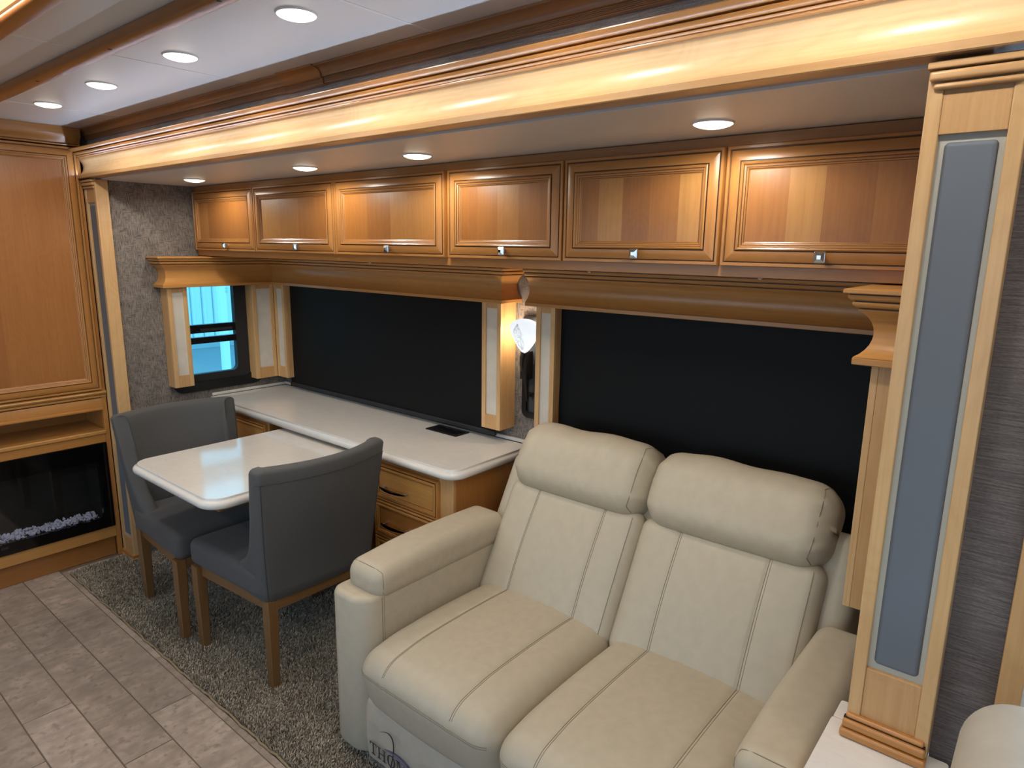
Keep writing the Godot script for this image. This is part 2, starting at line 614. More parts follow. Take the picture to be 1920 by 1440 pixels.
	mat("print_violet", rgb8(116, 100, 122), 0.4)
	m = mat("crystal", rgb8(226, 226, 246), 0.12)
	mat("ash", rgb8(40, 38, 34), 0.8)
	mat("logo_grey", rgb8(70, 72, 72), 0.5)
	mat("steel_wall", rgb8(214, 220, 222), 0.5)
	mat("steel_seam", rgb8(150, 160, 164), 0.6)
	mat("asphalt", rgb8(128, 132, 134), 0.9)
	mat("post_white", rgb8(230, 234, 234), 0.5)

# ---------------------------------------------------------------- scene
func _ready() -> void:
	rng.seed = 7
	var cam := Camera3D.new()
	cam.name = "camera"
	add_child(cam)
	cam.position = Vector3(3.5589, 1.6232, 2.1695)
	cam.rotation = Vector3(-0.203, 0.6922, 0.0137)
	cam.fov = 59.63
	cam.near = 0.05
	cam.far = 200.0
	var env := Environment.new()
	env.background_mode = Environment.BG_SKY
	var sm := ProceduralSkyMaterial.new()
	sm.sky_top_color = Color(0.56, 0.73, 0.90)
	sm.sky_horizon_color = Color(0.80, 0.90, 0.96)
	sm.ground_bottom_color = Color(0.36, 0.40, 0.42)
	sm.ground_horizon_color = Color(0.62, 0.70, 0.75)
	sm.energy_multiplier = 1.0
	var sky := Sky.new()
	sky.sky_material = sm
	env.sky = sky
	env.background_energy_multiplier = 5.0
	env.tonemap_mode = Environment.TONE_MAPPER_LINEAR
	env.tonemap_exposure = 0.87
	env.sdfgi_enabled = true
	env.ssao_enabled = true
	env.ssil_enabled = true
	var we := WorldEnvironment.new()
	we.environment = env
	add_child(we)
	make_textures()
	make_materials()
	build_shell()
	build_floor()
	build_ceiling()
	build_fascia()
	build_windows()
	build_outside()
	build_tv_cabinet()
	build_pillars()
	build_upper_cabinets()
	build_counter()
	build_valances()
	build_shades()
	build_sconce()
	build_table()
	build_chairs()
	build_sofa()
	build_ledge()
	build_captain_seat()
	build_lights()

const WARM := Color(1.0, 0.98, 0.945)

func build_shell() -> void:
	var s := struct("wall_left", "wall with grey crosshatched covering at the window end of the slide-out", "wall", Vector3(0, 0, 0.44))
	var m: Material = M.hatch
	# around the small window opening: z 0.285..0.60, y 0.915..1.41
	for e in [[0.0, 0.915, 0.0, 0.885], [1.41, 1.9, 0.0, 0.885], [0.915, 1.41, 0.0, 0.285], [0.915, 1.41, 0.60, 0.885]]:
		var b := {}
		var p := [Vector3(0, e[0], e[3]), Vector3(0, e[0], e[2]), Vector3(0, e[1], e[2]), Vector3(0, e[1], e[3])]
		quad(b, m, p[0], p[1], p[2], p[3], p.map(func(q): return Vector2(-q.z, -q.y)))
		box(b, M.wall_paint, Vector3(-0.05, e[0], e[2]), Vector3(-0.001, e[1], e[3]), 0.0005)
		put(b, "wall_panel", s)
	s = struct("wall_back", "long side wall of the slide-out behind the black shades", "wall", Vector3(1.68, 0, 0))
	var b2 := {}
	quad(b2, m, Vector3(0, 0, 0), Vector3(3.366, 0, 0), Vector3(3.366, 1.9, 0), Vector3(0, 1.9, 0), [Vector2(0, 0), Vector2(3.366, 0), Vector2(3.366, -1.9), Vector2(0, -1.9)])
	box(b2, M.wall_paint, Vector3(-0.05, -0.02, -0.05), Vector3(3.42, 1.95, -0.001), 0.0005)
	put(b2, "wall_panel", s)
	s = struct("wall_right", "end wall of the slide-out beside the loveseat", "wall", Vector3(3.4, 0, 0.44))
	b2 = {}
	quad(b2, m, Vector3(3.366, 0, 0), Vector3(3.366, 0, 0.885), Vector3(3.366, 1.9, 0.885), Vector3(3.366, 1.9, 0), [Vector2(0, 0), Vector2(0.885, 0), Vector2(0.885, -1.9), Vector2(0, -1.9)])
	box(b2, M.wall_paint, Vector3(3.367, -0.02, -0.05), Vector3(3.42, 1.95, 0.88), 0.0005)
	put(b2, "wall_panel", s)
	# coach side wall above and beside the slide opening
	s = struct("wall_front", "coach side wall with grey linen covering around the slide-out opening", "wall", Vector3(2.3, 0, 0.88))
	for e in [[-0.7, 3.475, 1.94, 2.13], [3.475, 3.60, 0.0, 2.13], [3.60, 4.45, 0.0, 0.82], [3.60, 4.45, 1.62, 2.13], [4.45, 5.35, 0.0, 2.13], [-0.7, -0.106, 0.0, 1.94]]:
		b2 = {}
		quad(b2, M.linen_pale if e[2] > 1.9 else M.linen, Vector3(e[0], e[2], 0.9), Vector3(e[1], e[2], 0.9), Vector3(e[1], e[3], 0.9), Vector3(e[0], e[3], 0.9), [Vector2(e[0], -e[2]), Vector2(e[1], -e[2]), Vector2(e[1], -e[3]), Vector2(e[0], -e[3])])
		box(b2, M.wall_paint, Vector3(e[0], e[2], 0.862), Vector3(e[1], e[3], 0.899), 0.0005)
		put(b2, "wall_panel", s)
	# rest of the coach, behind and beside the camera
	s = struct("wall_rear", "end wall of the coach behind the fireplace cabinet", "wall", Vector3(-0.7, 0, 2.0))
	add_box("wall_panel", s, M.wall_paint, Vector3(-0.75, -0.02, 0.86), Vector3(-0.7, 2.18, 3.4), 0.001)
	s = struct("wall_opposite", "coach side wall across the aisle with two daylight windows", "wall", Vector3(2.3, 0, 3.35))
	for e in [[-0.7, 0.3, 0.0, 2.13], [2.5, 2.9, 0.0, 2.13], [5.1, 5.35, 0.0, 2.13], [0.3, 2.5, 0.0, 0.75], [0.3, 2.5, 1.8, 2.13], [2.9, 5.1, 0.0, 0.75], [2.9, 5.1, 1.8, 2.13]]:
		add_box("wall_panel", s, M.linen, Vector3(e[0], e[2], 3.3), Vector3(e[1], e[3], 3.35), 0.001)
	s = struct("wall_cab", "front wall of the coach around the windshield", "wall", Vector3(5.35, 0, 2.1))
	for e in [[0.86, 3.35, 0.0, 1.1], [0.86, 3.35, 1.5, 2.13], [0.86, 1.25, 1.1, 1.5], [2.95, 3.35, 1.1, 1.5]]:
		add_box("wall_panel", s, M.wall_paint, Vector3(5.35, e[2], e[0]), Vector3(5.4, e[3], e[1]), 0.001)

func build_floor() -> void:
	var f := struct("floor", "floor of greige stone-look plank tiles with dark grout", "floor", Vector3(2.3, 0, 2.2))
	add_box("subfloor", f, M.grout, Vector3(-0.75, -0.06, -0.05), Vector3(5.4, -0.0025, 3.4), 0.001)
	var z1 := 1.6866 - 3 * 0.1524
	var starts := [0.3644, 0.5454, 0.0908, 1.2560 - 0.9144, 0.62, 0.18, 0.75, 0.45, 0.05, 0.66, 0.3, 0.5, 0.1, 0.7]
	var gap := 0.0022
	for r in 14:
		var za := z1 + r * 0.1524
		var zb := minf(za + 0.1524, 3.3)
		if za > 3.28: break
		var x: float = starts[r] - 0.9144
		while x < 5.3:
			var xa := maxf(x, -0.15)
			var xb := minf(x + 0.9144, 5.35)
			if xb - xa > 0.03:
				var b := {}
				var mm: Material = M["stone%d" % rng.randi_range(0, 2)]
				box(b, mm, Vector3(xa + gap, -0.01, za + gap), Vector3(xb - gap, 0.0, zb - gap), 0.0012, 0)
				put(b, "tile", f)
			x += 0.9144
	# narrow border tiles along the carpet
	var xs := -0.118
	var k := 0
	while xs < 3.5:
		var xe: float = [0.18, 0.96, 1.88, 2.79, 3.6][k]
		add_box("border_tile", f, M["stone%d" % (k % 3)], Vector3(xs + 0.001, -0.01, 1.206), Vector3(xe - 0.001, -0.0002, z1 - 0.0015), 0.001, 0)
		xs = xe
		k += 1
	add_box("border_tile", f, M.stone1, Vector3(-0.117, -0.01, 0.94), Vector3(-0.075, -0.0004, 1.205), 0.001, 2)
	# carpet
	var c := thing("carpet", "taupe shaggy carpet covering the slide-out floor under chairs and sofa", "carpet", Vector3(1.6, 0, 0.6))
	add_box("backing", c, M.carpet_back, Vector3(-0.072, -0.002, 0.412), Vector3(3.31, 0.004, 1.2), 0.002)
	var bind := {}
	var bp := []
	for i in 90:
		var bx := lerpf(-0.072, 2.6, i / 89.0)
		bp.append(Vector3(bx, 0.004, 1.203 + 0.0025 * sin(bx * 41.0) + 0.002 * sin(bx * 97.0)))
	tube(bind, M.binding, bp, 0.0045, 6)
	put(bind, "bound_edge", c)
	# pile: small twisted tufts of three blades
	var tb := {}
	for a in 3:
		var an := a * TAU / 3 + 0.3
		var d := Vector3(cos(an), 0, sin(an))
		var s := Vector3(-d.z, 0, d.x) * 0.0017
		var p0 := d * 0.0005
		var p1 := d * 0.0028 + Vector3(0, 0.009, 0) + s * 0.4
		var p2 := d * 0.0062 + Vector3(0, 0.0135, 0) + s * 1.6
		quad(tb, M.carpet_pile, p0 - s, p0 + s, p1 + s, p1 - s)
		quad(tb, M.carpet_pile, p1 - s, p1 + s, p2 + s * 0.5, p2 - s * 0.5)
	var sts: SurfaceTool = tb[M.carpet_pile]
	sts.set_material(M.carpet_pile)
	var mm2 := MultiMesh.new()
	mm2.transform_format = MultiMesh.TRANSFORM_3D
	mm2.use_colors = true
	mm2.mesh = sts.commit()
	var spots := []
	var nz := FastNoiseLite.new()
	nz.seed = 5
	nz.frequency = 2.2
	nz.fractal_octaves = 3
	var zz := 0.42
	while zz < 1.199:
		var xx := -0.068
		while xx < 2.62:
			var under_sofa := xx > 2.0 and zz < 1.0
			if not under_sofa:
				spots.append(Vector3(xx + rng.randf_range(-0.003, 0.003), 0.003, zz + rng.randf_range(-0.003, 0.003)))
			xx += 0.0062 if zz > 0.55 else 0.012
		zz += 0.0062 if zz > 0.55 else 0.012
	mm2.instance_count = spots.size()
	var dark := Color(0.16, 0.128, 0.088)
	var lite := Color(0.62, 0.515, 0.385)
	for i in spots.size():
		var p: Vector3 = spots[i]
		var lean := nz.get_noise_2d(p.x * 3.0, p.z * 3.0)
		var bs := Basis(Vector3.UP, rng.randf() * TAU)
		bs = Basis(Vector3(cos(lean * 9), 0, sin(lean * 9)).normalized(), lean * 0.9 + rng.randf_range(-0.25, 0.25)) * bs
		bs = bs.scaled(Vector3.ONE * rng.randf_range(0.75, 1.2))
		mm2.set_instance_transform(i, Transform3D(bs, p - Vector3(1.6, 0, 0.6)))
		var t := clampf(0.48 + rng.randf_range(-0.42, 0.42) + nz.get_noise_2d(p.x + 30.0, p.z) * 0.25, 0.0, 1.0)
		mm2.set_instance_color(i, dark.lerp(lite, t))
	var mi := MultiMeshInstance3D.new()
	mi.multimesh = mm2
	mi.name = "pile"
	c.add_child(mi, true)
	mi.set_meta("kind", "stuff")

func build_ceiling() -> void:
	var c := struct("ceiling", "satin off-white coach ceiling panels with thin seams and wood battens", "ceiling", Vector3(2.3, 2.13, 2.1))
	add_box("roof", c, M.wall_paint, Vector3(-0.75, 2.145, 0.86), Vector3(5.4, 2.19, 3.4), 0.001)
	var xs := [-0.7, 0.392, 1.4065, 2.278, 3.15, 4.02, 5.35]
	for i in 6:
		var b := {}
		box(b, M.ceiling, Vector3(xs[i] + 0.001, 2.13, 0.9), Vector3(xs[i + 1] - 0.001, 2.146, 3.3), 0.0015, 2)
		put(b, "ceiling_panel", c)
		if i > 0:
			add_box("seam_strip", c, M.lamp_trim, Vector3(xs[i] - 0.004, 2.1285, 0.9), Vector3(xs[i] + 0.004, 2.1305, 3.3), 0.0008, 2)
	# wood battens along the ceiling
	for e in [[1.383, 1.428, "trim_3"], [1.603, 1.655, "trim_4"]]:
		var t := struct(e[2], "honey wood batten running along the coach ceiling", "trim", Vector3(2.3, 2.12, e[0]))
		var pr := [Vector2(0, 2.1), Vector2(e[1] - e[0] - 0.008, 2.1), Vector2(e[1] - e[0] - 0.002, 2.103), Vector2(e[1] - e[0], 2.109), Vector2(e[1] - e[0], 2.13), Vector2(0, 2.13), Vector2(-0.0, 2.106)]
		var b := {}
		run_plan(b, M.honey_d, [Vector2(0.0, 2.129), Vector2(0.0, 2.108), Vector2(0.004, 2.1025), Vector2(0.009, 2.1), Vector2(e[1] - e[0] - 0.009, 2.1), Vector2(e[1] - e[0] - 0.004, 2.1025), Vector2(e[1] - e[0], 2.108), Vector2(e[1] - e[0], 2.129)], [Vector2(-0.12, e[0]), Vector2(5.3, e[0])])
		put(b, "batten", t)
		if e[2] == "trim_3":
			for x in [1.022, 1.587, 2.15]:
				b = {}
				lathe(b, M.glaze, [Vector2(0, 2.0985), Vector2(0.004, 2.0985), Vector2(0.0055, 2.0995), Vector2(0.0055, 2.101)], Vector3(x, 0, 1.414), 12)
				put(b, "wood_plug", t)
	# slide-out ceiling
	var sc := struct("ceiling_001", "lower satin ceiling panel inside the slide-out", "ceiling", Vector3(1.7, 1.9, 0.45))
	var b3 := {}
	box(b3, M.ceiling, Vector3(-0.05, 1.9, -0.05), Vector3(3.42, 1.94, 0.9075), 0.001, 0)
	put(b3, "ceiling_panel", sc)

func build_fascia() -> void:
	# maple cove cornice across the slide opening, with an LED strip on its ledge
	var t := struct("trim_1", "long light maple cove cornice above the slide-out opening", "trim", Vector3(1.7, 1.9, 0.93))
	var b := {}
	run_plan(b, M.maple_b, [Vector2(0.0, 1.9055), Vector2(0.055, 1.9055), Vector2(0.057, 1.9075), Vector2(0.057, 1.9200), Vector2(0.0555, 1.9215), Vector2(0.0, 1.9215)], [Vector2(-0.118, 0.908), Vector2(3.62, 0.908)])
	put(b, "ledge_board", t)
	var cove := [Vector2(0.0, 1.9217)]
	cove.append(Vector2(0.040, 1.9217))
	for i in 13:
		var a := lerpf(-1.15, 0.80, i / 12.0)
		cove.append(Vector2(0.0615 - 0.0395 * cos(a), 1.9600 + 0.0418 * sin(a)))
	cove.append(Vector2(0.0352, 1.9985))
	cove.append(Vector2(0.0, 1.9985))
	b = {}
	run_plan(b, M.maple, cove, [Vector2(-0.118, 0.908), Vector2(3.62, 0.908)])
	put(b, "cove_board", t)
	# top mouldings: fillet, round, groove, round, groove, top slab
	var top := [Vector2(0.0, 1.9987), Vector2(0.047, 1.9987), Vector2(0.0485, 2.0005), Vector2(0.0485, 2.0025), Vector2(0.046, 2.003), Vector2(0.049, 2.004), Vector2(0.0525, 2.0065), Vector2(0.0535, 2.0085), Vector2(0.047, 2.009), Vector2(0.047, 2.0118), Vector2(0.055, 2.012), Vector2(0.060, 2.014), Vector2(0.0632, 2.0175), Vector2(0.064, 2.0215), Vector2(0.0625, 2.0245),
		Vector2(0.054, 2.0252), Vector2(0.054, 2.0288), Vector2(0.066, 2.029), Vector2(0.0705, 2.031), Vector2(0.0745, 2.0345), Vector2(0.0775, 2.0385), Vector2(0.080, 2.041), Vector2(0.080, 2.0435), Vector2(0.0785, 2.0445), Vector2(0.0, 2.0445)].map(func(p): return Vector2(p.x, 1.9987 + (p.y - 1.9987) * 0.82))
	b = {}
	run_plan(b, M.honey, top, [Vector2(-0.118, 0.908), Vector2(3.62, 0.908)], true, true, [8, 15], M.glaze_dark)
	put(b, "bead_moulding", t)
	# dark crown between wall and coach ceiling
	t = struct("trim_2", "dark brown crown moulding with reeded lower edge below the coach ceiling", "trim", Vector3(1.7, 2.1, 0.92))
	var cr := [Vector2(0.0, 2.0825), Vector2(0.010, 2.0825)]
	for i in 5:
		var y := 2.0830 + i * 0.0034
		cr.append_array([Vector2(0.0120, y + 0.0004), Vector2(0.0135, y + 0.0012), Vector2(0.0135, y + 0.0022), Vector2(0.0105, y + 0.0030)])
	cr.append_array([Vector2(0.0135, 2.1005), Vector2(0.0160, 2.1012)])
	for i in 8:
		var a := i / 7.0 * PI / 2
		cr.append(Vector2(0.017 + 0.026 * (1.0 - cos(a)), 2.1018 + 0.0225 * sin(a)))
	cr.append_array([Vector2(0.047, 2.1245), Vector2(0.047, 2.1292), Vector2(0.0, 2.1292)])
	b = {}
	run_plan(b, M.brown, cr, [Vector2(-0.118, 0.9), Vector2(5.3, 0.9)])
	put(b, "crown", t)
	var cap := cr.map(func(p): return Vector2(p.x * 1.04 + 0.0035, p.y - (0.0025 if p.y < 2.1008 else 0.0)))
	cap[0].x = 0.0
	cap[-1].x = 0.0
	b = {}
	run_plan(b, M.honey, cap.slice(20), [Vector2(1.592, 0.9), Vector2(1.782, 0.9)])
	put(b, "joint_cap", t)
	b = {}
	run_plan(b, M.brown, cap.slice(0, 23) + [Vector2(0.0, 2.099)], [Vector2(1.588, 0.9), Vector2(1.788, 0.9)])
	put(b, "joint_base", t)
	# LED strip
	var led := thing("led_strip", "thin white LED strip lying on the cornice ledge", "light", Vector3(1.7, 1.92, 0.953))
	b = {}
	box(b, M.led, Vector3(-0.10, 1.9217, 0.9525), Vector3(3.60, 1.9229, 0.9585), 0.0005)
	put(b, "strip", led)
	for i in 4:
		var l := AreaLight3D.new()
		l.name = "led_lamp_light"
		add_child(l, true)
		l.area_size = Vector2(0.92, 0.004)
		l.position = Vector3(0.36 + i * 0.925, 1.9236, 0.9560)
		l.rotation_degrees = Vector3(109, 0, 0)
		l.light_energy = LED_E
		l.light_color = LED_C
		l.area_range = 6.0
		l.area_attenuation = 2.0
		l.shadow_enabled = true

const LED_E := 0.075
const LED_C := Color(0.79, 0.905, 1.06)

# LED strip on the far side of the second ceiling batten
func tray_strip() -> void:
	var led := thing("led_strip", "LED strip glowing behind the wood batten at the middle of the ceiling", "light", Vector3(2.3, 2.11, 1.67))
	add_box("strip", led, M.led_warm, Vector3(-0.10, 2.112, 1.660), Vector3(4.9, 2.120, 1.676), 0.001)
	for i in 3:
		var l := AreaLight3D.new()
		l.name = "led_lamp_light"
		add_child(l, true)
		l.area_size = Vector2(1.6, 0.014)
		l.position = Vector3(0.72 + i * 1.66, 2.1105, 1.668)
		l.rotation_degrees = Vector3(-90, 0, 0)
		l.light_energy = TRAY_E
		l.light_color = Color(1.0, 0.93, 0.82)
		l.area_range = 6.0
		l.area_attenuation = 2.0
		l.shadow_enabled = true

func downlight(x: float, y: float, z: float, label: String, group: String, energy: float, beam := 88.0) -> void:
	var o := thing("ceiling_light", label, "light", Vector3(x, y, z), group)
	var b := {}
	lathe(b, M.lamp_trim, [Vector2(0.040, y - 0.004), Vector2(0.0445, y - 0.004), Vector2(0.047, y - 0.0015), Vector2(0.0475, y + 0.0005)], Vector3(x, 0, z), 32)
	put(b, "trim_ring", o)
	b = {}
	lathe(b, M.lens, [Vector2(0.0, y - 0.0135), Vector2(0.012, y - 0.0131), Vector2(0.024, y - 0.0115), Vector2(0.034, y - 0.0088), Vector2(0.041, y - 0.0060), Vector2(0.0435, y - 0.0040), Vector2(0.0437, y - 0.001)], Vector3(x, 0, z), 32)
	put(b, "lens", o)
	light_spot(Vector3(x, y - 0.0175, z), energy, WARM, beam, 0.034)

func build_lights() -> void:
	tray_strip()
	var nth := ["first", "second", "third", "fourth", "fifth", "sixth", "seventh", "eighth"]
	var xs := [0.457, 0.986, 1.556, 2.126, 2.70, 3.27, 3.84]
	for i in 7:
		downlight(xs[i], 2.13, 1.22, "%s round ceiling light from the fireplace cabinet, beside the dark crown" % nth[i], "coach ceiling lights", MAIN_E)
	for i in 4:
		downlight(0.5 + i * 1.1, 2.13, 2.85, "%s round ceiling light from the rear wall, along the opposite side" % nth[i], "far coach ceiling lights", FAR_E)
	var where := ["by the cabinet door next to the hatched wall", "by the third door of the dinette overhead cabinet", "by the joint of the two overhead cabinets", "by the overhead door next to the right pillar"]
	for i in 4:
		downlight([0.425, 1.298, 1.912, 2.886][i], 1.9, 0.665, "round light in the low slide-out ceiling " + where[i], "slide-out ceiling lights", SLIDE_E, 88.5)

const MAIN_E := 0.27
const FAR_E := 0.32
const SLIDE_E := 0.225
const TRAY_E := 0.24

func flip(pts: Array) -> Array:
	return pts.map(func(p): return Vector2(p.x, p.y))

func build_windows() -> void:
	# small black-framed window in the left wall; plane axes: right = -z (seen from inside), up = y, out = +x
	var w := struct("window_1", "small black framed slider window with cyan tinted panes in the end wall", "window", Vector3(0, 0.84, 0.42))
	var ua := Vector3(0, 0, -1)
	var va := Vector3.UP
	var n := Vector3.RIGHT
	var o := Vector3.ZERO
	# outline in (a = -z, c = y)
	var outer: Array = rrect(-0.66, -0.155, 0.835, 1.46, [0.05, 0.055, 0.03, 0.03], 8)[0]
	var inner: Array = rrect(-0.60, -0.215, 0.885, 1.42, [0.03, 0.045, 0.02, 0.02], 8)[0]
	var inner2: Array = rrect(-0.60, -0.297, 0.925, 1.405, [0.012, 0.03, 0.01, 0.01], 8)[0]
	var b := {}
	ring(b, M.black, outer, inner, o, ua, va, n, -0.03, 0.014)
	put(b, "outer_frame", w)
	b = {}
	ring(b, M.black_matte, inner, inner2, o, ua, va, n, -0.03, 0.006)
	put(b, "inner_frame", w)
	for e in [[1.145, 1.19], [1.088, 1.122]]:
		add_box("sash_rail", w, M.black, Vector3(-0.028, e[0], 0.297), Vector3(0.008, e[1], 0.60), 0.003)
	add_box("latch", w, M.black_matte, Vector3(0.004, 1.152, 0.32), Vector3(0.016, 1.168, 0.50), 0.003)
	b = {}
	box(b, M.tinted_glass, Vector3(-0.022, 1.16, 0.285), Vector3(-0.016, 1.415, 0.605), 0.0005)
	put(b, "pane", w)
	b = {}
	box(b, M.tinted_glass, Vector3(-0.014, 0.915, 0.285), Vector3(-0.008, 1.16, 0.605), 0.0005)
	put(b, "pane", w)
	# etched maker's mark on the upper pane
	b = {}
	for r in [0.0055]:
		var pts := []
		for i in 17: pts.append(Vector3(-0.0155, 1.357 + sin(i * TAU / 16) * r, 0.326 + cos(i * TAU / 16) * r))
		tube(b, M.black_matte, pts, 0.0007, 5)
	for k in 3:
		tube(b, M.black_matte, [Vector3(-0.0155, 1.369 + k * 0.006, 0.318), Vector3(-0.0155, 1.369 + k * 0.006, 0.334)], 0.0006, 5)
	put(b, "etched_mark", w)
	# the two long windows behind the shades: dark frames on the back wall
	for e in [[0.16, 1.70, "window_2", "long black framed window behind the shade over the counter"], [1.828, 3.30, "window_3", "long black framed window behind the shade over the loveseat"]]:
		w = struct(e[2], e[3], "window", Vector3((e[0] + e[1]) / 2, 0.92, 0))
		outer = rrect(e[0], e[1], 0.915, 1.345, [0.03, 0.03, 0.02, 0.02], 6)[0]
		inner = rrect(e[0] + 0.022, e[1] - 0.022, 0.937, 1.325, [0.015, 0.015, 0.01, 0.01], 6)[0]
		b = {}
		ring(b, M.black, outer, inner, Vector3.ZERO, Vector3.RIGHT, va, Vector3.BACK, 0.0, 0.016)
		put(b, "outer_frame", w)
		add_box("sash_rail", w, M.black, Vector3(e[0] + 0.02, 1.005, 0.001), Vector3(e[1] - 0.02, 1.022, 0.013), 0.003)
		add_box("pane", w, M.dark_glass, Vector3(e[0] + 0.015, 0.93, 0.0008), Vector3(e[1] - 0.015, 1.335, 0.004), 0.0005)
	# side window by the cab seat, with maple casing
	w = struct("window_4", "cab side window with maple casing beyond the right pillar", "window", Vector3(4.0, 0.82, 0.9))
	for e in [[3.552, 3.585, 0.78, 1.66], [4.46, 4.50, 0.78, 1.66]]:
		add_box("casing", w, M.maple_b, Vector3(e[0], e[2], 0.8985), Vector3(e[1], e[3], 0.916), 0.003, 1)
	for e in [[0.78, 0.815], [1.625, 1.66]]:
		add_box("casing", w, M.maple_b, Vector3(3.586, e[0], 0.8985), Vector3(4.459, e[1], 0.916), 0.003, 0)
	b = {}
	ring(b, M.lamp_trim, rrect(3.585, 4.46, 0.815, 1.625, [0.01, 0.01, 0.01, 0.01], 3)[0], rrect(3.598, 4.447, 0.828, 1.612, [0.01, 0.01, 0.01, 0.01], 3)[0], Vector3.ZERO, Vector3.RIGHT, va, Vector3.BACK, 0.875, 0.91)
	put(b, "inner_frame", w)
	b = {}
	box(b, M.clear_glass, Vector3(3.595, 0.825, 0.884), Vector3(4.455, 1.615, 0.888), 0.0005)
	put(b, "pane", w)
	# daylight openings out of the picture: opposite wall and windshield
	var k := 5
	for e in [[0.3, 2.5], [2.9, 5.1]]:
		w = struct("window_%d" % k, "daylight window in the coach wall across the aisle", "window", Vector3((e[0] + e[1]) / 2, 0.75, 3.32))
		b = {}
		ring(b, M.black, rrect(e[0], e[1], 0.75, 1.8, [0.03, 0.03, 0.03, 0.03], 5)[0], rrect(e[0] + 0.03, e[1] - 0.03, 0.78, 1.77, [0.02, 0.02, 0.02, 0.02], 5)[0], Vector3.ZERO, Vector3.RIGHT, va, Vector3.BACK, 3.295, 3.345)
		put(b, "outer_frame", w)
		add_box("pane", w, M.clear_glass, Vector3(e[0] + 0.02, 0.77, 3.32), Vector3(e[1] - 0.02, 1.78, 3.324), 0.0005)
		k += 1
	w = struct("window_7", "windshield at the front of the coach", "window", Vector3(5.37, 0.85, 2.1))
	add_box("pane", w, M.clear_glass, Vector3(5.372, 1.1, 1.25), Vector3(5.378, 1.5, 2.95), 0.0005)

func build_outside() -> void:
	var g := struct("ground", "grey paved yard outside the window", "ground", Vector3(-8, -0.92, -4))
	add_box("paving", g, M.asphalt, Vector3(-60, -0.98, -60), Vector3(60, -0.92, 60), 0.01)
	var s := thing("metal_building", "pale ribbed metal building seen through the small window", "building", Vector3(-12.6, -0.92, -6))
	add_box("wall", s, M.steel_wall, Vector3(-12.9, -0.92, -16), Vector3(-12.6, 5.2, 4), 0.005)
	var z := -8.6
	while z < -3.6:
		var b := {}
		var p := [Vector2(-12.6, z), Vector2(-12.565, z + 0.02), Vector2(-12.565, z + 0.075), Vector2(-12.6, z + 0.095)]
		for i in 3:
			quad(b, M.steel_wall, Vector3(p[i + 1].x, -0.75, p[i + 1].y), Vector3(p[i].x, -0.75, p[i].y), Vector3(p[i].x, 5.1, p[i].y), Vector3(p[i + 1].x, 5.1, p[i + 1].y))
		put(b, "rib", s)
		add_box("seam", s, M.steel_seam, Vector3(-12.601, -0.75, z + 0.10), Vector3(-12.592, 5.1, z + 0.118), 0.001)
		z += 0.27
	add_box("base_trim", s, M.steel_seam, Vector3(-12.6, -0.92, -15.9), Vector3(-12.55, -0.75, 3.9), 0.005)
	var po := thing("white_post", "white square post standing in the yard outside the window", "post", Vector3(-6.0, -0.92, -2.68))
	add_box("shaft", po, M.post_white, Vector3(-6.05, -0.92, -2.73), Vector3(-5.95, 3.0, -2.63), 0.006)
	add_box("foot", po, M.steel_seam, Vector3(-6.12, -0.92, -2.80), Vector3(-5.88, -0.88, -2.56), 0.006)

# door or drawer front on plane (o, ua, va, n): core mesh, mitred frame, boards; returns the part
func panel_front(called: String, parent: Node3D, o: Vector3, ua: Vector3, va: Vector3, n: Vector3, w: float, h: float, pr: Array, boards: int, grain: Vector3, tones := ["honey", "honey_b", "honey_c", "honey_d"]) -> MeshInstance3D:
	var b := {}
	var inset: float = pr[-1][0]
	var dep: float = pr[-1][1]
	var a := o + ua * 0.002 + va * 0.002
	var c := o + ua * (w - 0.002) + va * (h - 0.002) + n * (dep - 0.004)
	box(b, M.honey, Vector3(minf(a.x, c.x), minf(a.y, c.y), minf(a.z, c.z)), Vector3(maxf(a.x, c.x), maxf(a.y, c.y), maxf(a.z, c.z)), 0.0005)
	var part := put(b, called, parent)
	frame4(part, M.honey, M.glaze, o, ua, va, n, w, h, pr)
	var x := inset - 0.001
	var end := w - inset + 0.001
	var full := end - x
	for i in boards:
		var bw := full / boards * (1.0 + (rng.randf_range(-0.25, 0.25) if i < boards - 1 else 0.0))
		var xe := minf(x + bw, end)
		if i == boards - 1: xe = end
		var p := o + ua * x + va * (inset - 0.001) + n * (dep - 0.004)
		var q := o + ua * xe + va * (h - inset + 0.001) + n * dep
		var lo := Vector3(minf(p.x, q.x), minf(p.y, q.y), minf(p.z, q.z))
		var hi := Vector3(maxf(p.x, q.x), maxf(p.y, q.y), maxf(p.z, q.z))
		b = {}
		box(b, M[tones[rng.randi_range(0, tones.size() - 1)]], lo, hi, 0.0002, grain.abs().max_axis_index())
		put(b, "board", part)
		x = xe
	return part

